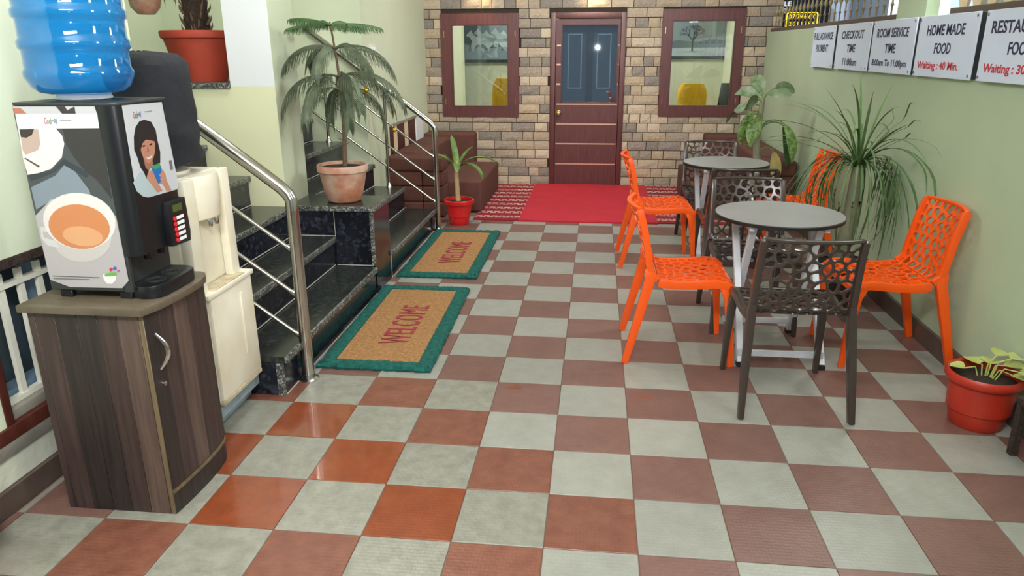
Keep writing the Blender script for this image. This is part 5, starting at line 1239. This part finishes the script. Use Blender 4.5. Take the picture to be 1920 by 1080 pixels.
HORSE = [(-0.155, 0.00), (-0.13, 0.02), (-0.125, 0.10), (-0.10, 0.15), (-0.14, 0.21), (-0.175, 0.215), (-0.185, 0.235), (-0.13, 0.285), (-0.115, 0.305), (-0.105, 0.28), (-0.06, 0.225), (0.03, 0.19), (0.10, 0.20), (0.15, 0.16), (0.19, 0.10), (0.14, 0.13), (0.135, 0.09), (0.17, 0.03), (0.15, 0.02), (0.10, 0.08), (0.06, 0.11), (-0.03, 0.10), (-0.07, 0.06), (-0.08, 0.0), (-0.10, 0.0), (-0.10, 0.08)]
for k, (hx, hz, hs_, cc) in enumerate(((-0.52, 1.50, 0.95, (176, 192, 198)), (-0.66, 1.54, 0.9, (150, 168, 178)), (-0.76, 1.50, 0.95, (190, 204, 210)), (-0.88, 1.545, 0.9, (158, 176, 186)), (-1.0, 1.50, 0.95, (196, 208, 212)), (-1.12, 1.54, 0.9, (168, 184, 192)), (-1.22, 1.50, 0.95, (200, 212, 216)))):
    flatpoly('print_horse', [(hx + a * hs_, hz + c * hs_) for a, c in HORSE], cc, ph, 3 + k)
pt = picture('snowy landscape picture with a bare tree seen through the right window', 1.05, 2.20, 1.40, 2.10)
flatpoly('canvas', [(1.085, 1.435), (2.165, 1.435), (2.165, 2.065), (1.085, 2.065)], (150, 166, 168), pt, 0)
flatpoly('print_snow', [(1.09, 1.44), (2.16, 1.44), (2.16, 1.545), (1.09, 1.535)], (196, 208, 212), pt, 1)
flatpoly('print_woods', [(1.09, 1.545), (2.16, 1.55), (2.16, 1.63), (1.95, 1.66), (1.8, 1.62), (1.5, 1.64), (1.3, 1.61), (1.09, 1.65)], (108, 122, 126), pt, 2)
tm = MB(); rnd = random.Random(9)
def twig(x, z, a, L_, w, dpt):
    x2, z2 = x + math.cos(a) * L_, z + math.sin(a) * L_; nx_, nz_ = -math.sin(a) * w, math.cos(a) * w
    tm.add([(x - nx_, RY - 0.0165, z - nz_), (x + nx_, RY - 0.0165, z + nz_), (x2 + nx_ * .6, RY - 0.0165, z2 + nz_ * .6), (x2 - nx_ * .6, RY - 0.0165, z2 - nz_ * .6)], [(0, 1, 2, 3)])
    if dpt:
        for s in (-1, 0, 1): twig(x2, z2, a + s * 0.55 + rnd.uniform(-.2, .2), L_ * 0.68, w * 0.55, dpt - 1)
twig(1.695, 1.50, PI / 2, 0.13, 0.013, 4)
build('print_tree', tm, flat((52, 56, 58)), pt)
flatpoly('print_shadow', [(1.5, 1.488), (1.72, 1.50), (1.9, 1.492), (1.72, 1.484)], (140, 154, 162), pt, 3)
def room_chair(label, cx, cy, w, top):
    c_ = thing('covered_chair', label, 'chair', (cx, cy, 0))
    rings = []
    for k in range(10):
        t = k / 9; zz = 0.42 + (top - 0.42) * t; ww = w * (1.0 - 0.10 * t); dd = 0.05 + 0.05 * (1 - t)
        if t > 0.8: ww *= math.cos((t - 0.8) / 0.2 * 1.0) ** 0.45
        rings.append([(cx + ww / 2 * (abs(math.cos(a)) ** 0.6) * (1 if math.cos(a) >= 0 else -1) * (1 + 0.03 * math.sin(6 * a + k)), cy + dd * (abs(math.sin(a)) ** 0.7) * (1 if math.sin(a) >= 0 else -1), zz) for a in [2 * PI * i / 28 for i in range(28)]])
    build('yellow_cover', MB().loft(rings), 'yellow_cloth', c_, smooth=True)
    build('seat', MB().box((cx - w / 2, cy + 0.06, 0.40), (cx + w / 2, cy + 0.42, 0.46)), 'yellow_cloth', c_, 0.015, 2)
    for sx in (-1, 1):
        for yy in (cy + 0.02, cy + 0.40): build('leg', MB().bar([(cx + sx * (w / 2 - 0.03), yy, 0), (cx + sx * (w / 2 - 0.03), yy, 0.41)], (0.03, 0.03)), 'frame_brown', c_)
room_chair('yellow covered chair seen through the left window', -0.74, 7.95, 0.44, 1.17)
room_chair('yellow covered chair seen through the right window', 1.655, 7.95, 0.40, 1.105)
mo = thing('dark_monitor', 'dark screen edge at the lower right of the right window', 'monitor', (2.03, 7.4, 0))
build('screen', MB().prism([(1.885, 0.86), (2.12, 0.86), (2.12, 1.14), (1.915, 1.14)], 7.30, 7.33, lambda x, z, y: (x, y, z)), 'black_plastic', mo, 0.004)
build('stand_foot', MB().box((1.98, 7.29, 0.80), (2.06, 7.40, 0.86)), 'black_plastic', mo)
dk = thing('reception_desk', 'brown desk below the dark screen inside the right window', 'desk', (1.95, 7.45, 0))
build('desk_top', MB().box((1.5, 7.2, 0.765), (2.12, 7.62, 0.80)), 'frame_brown', dk)
build('front_board', MB().box((1.52, 7.24, 0.0), (2.10, 7.27, 0.765)), 'frame_brown', dk)

for o in bpy.data.objects:
    if '_o' in o.keys(): del o['_o']
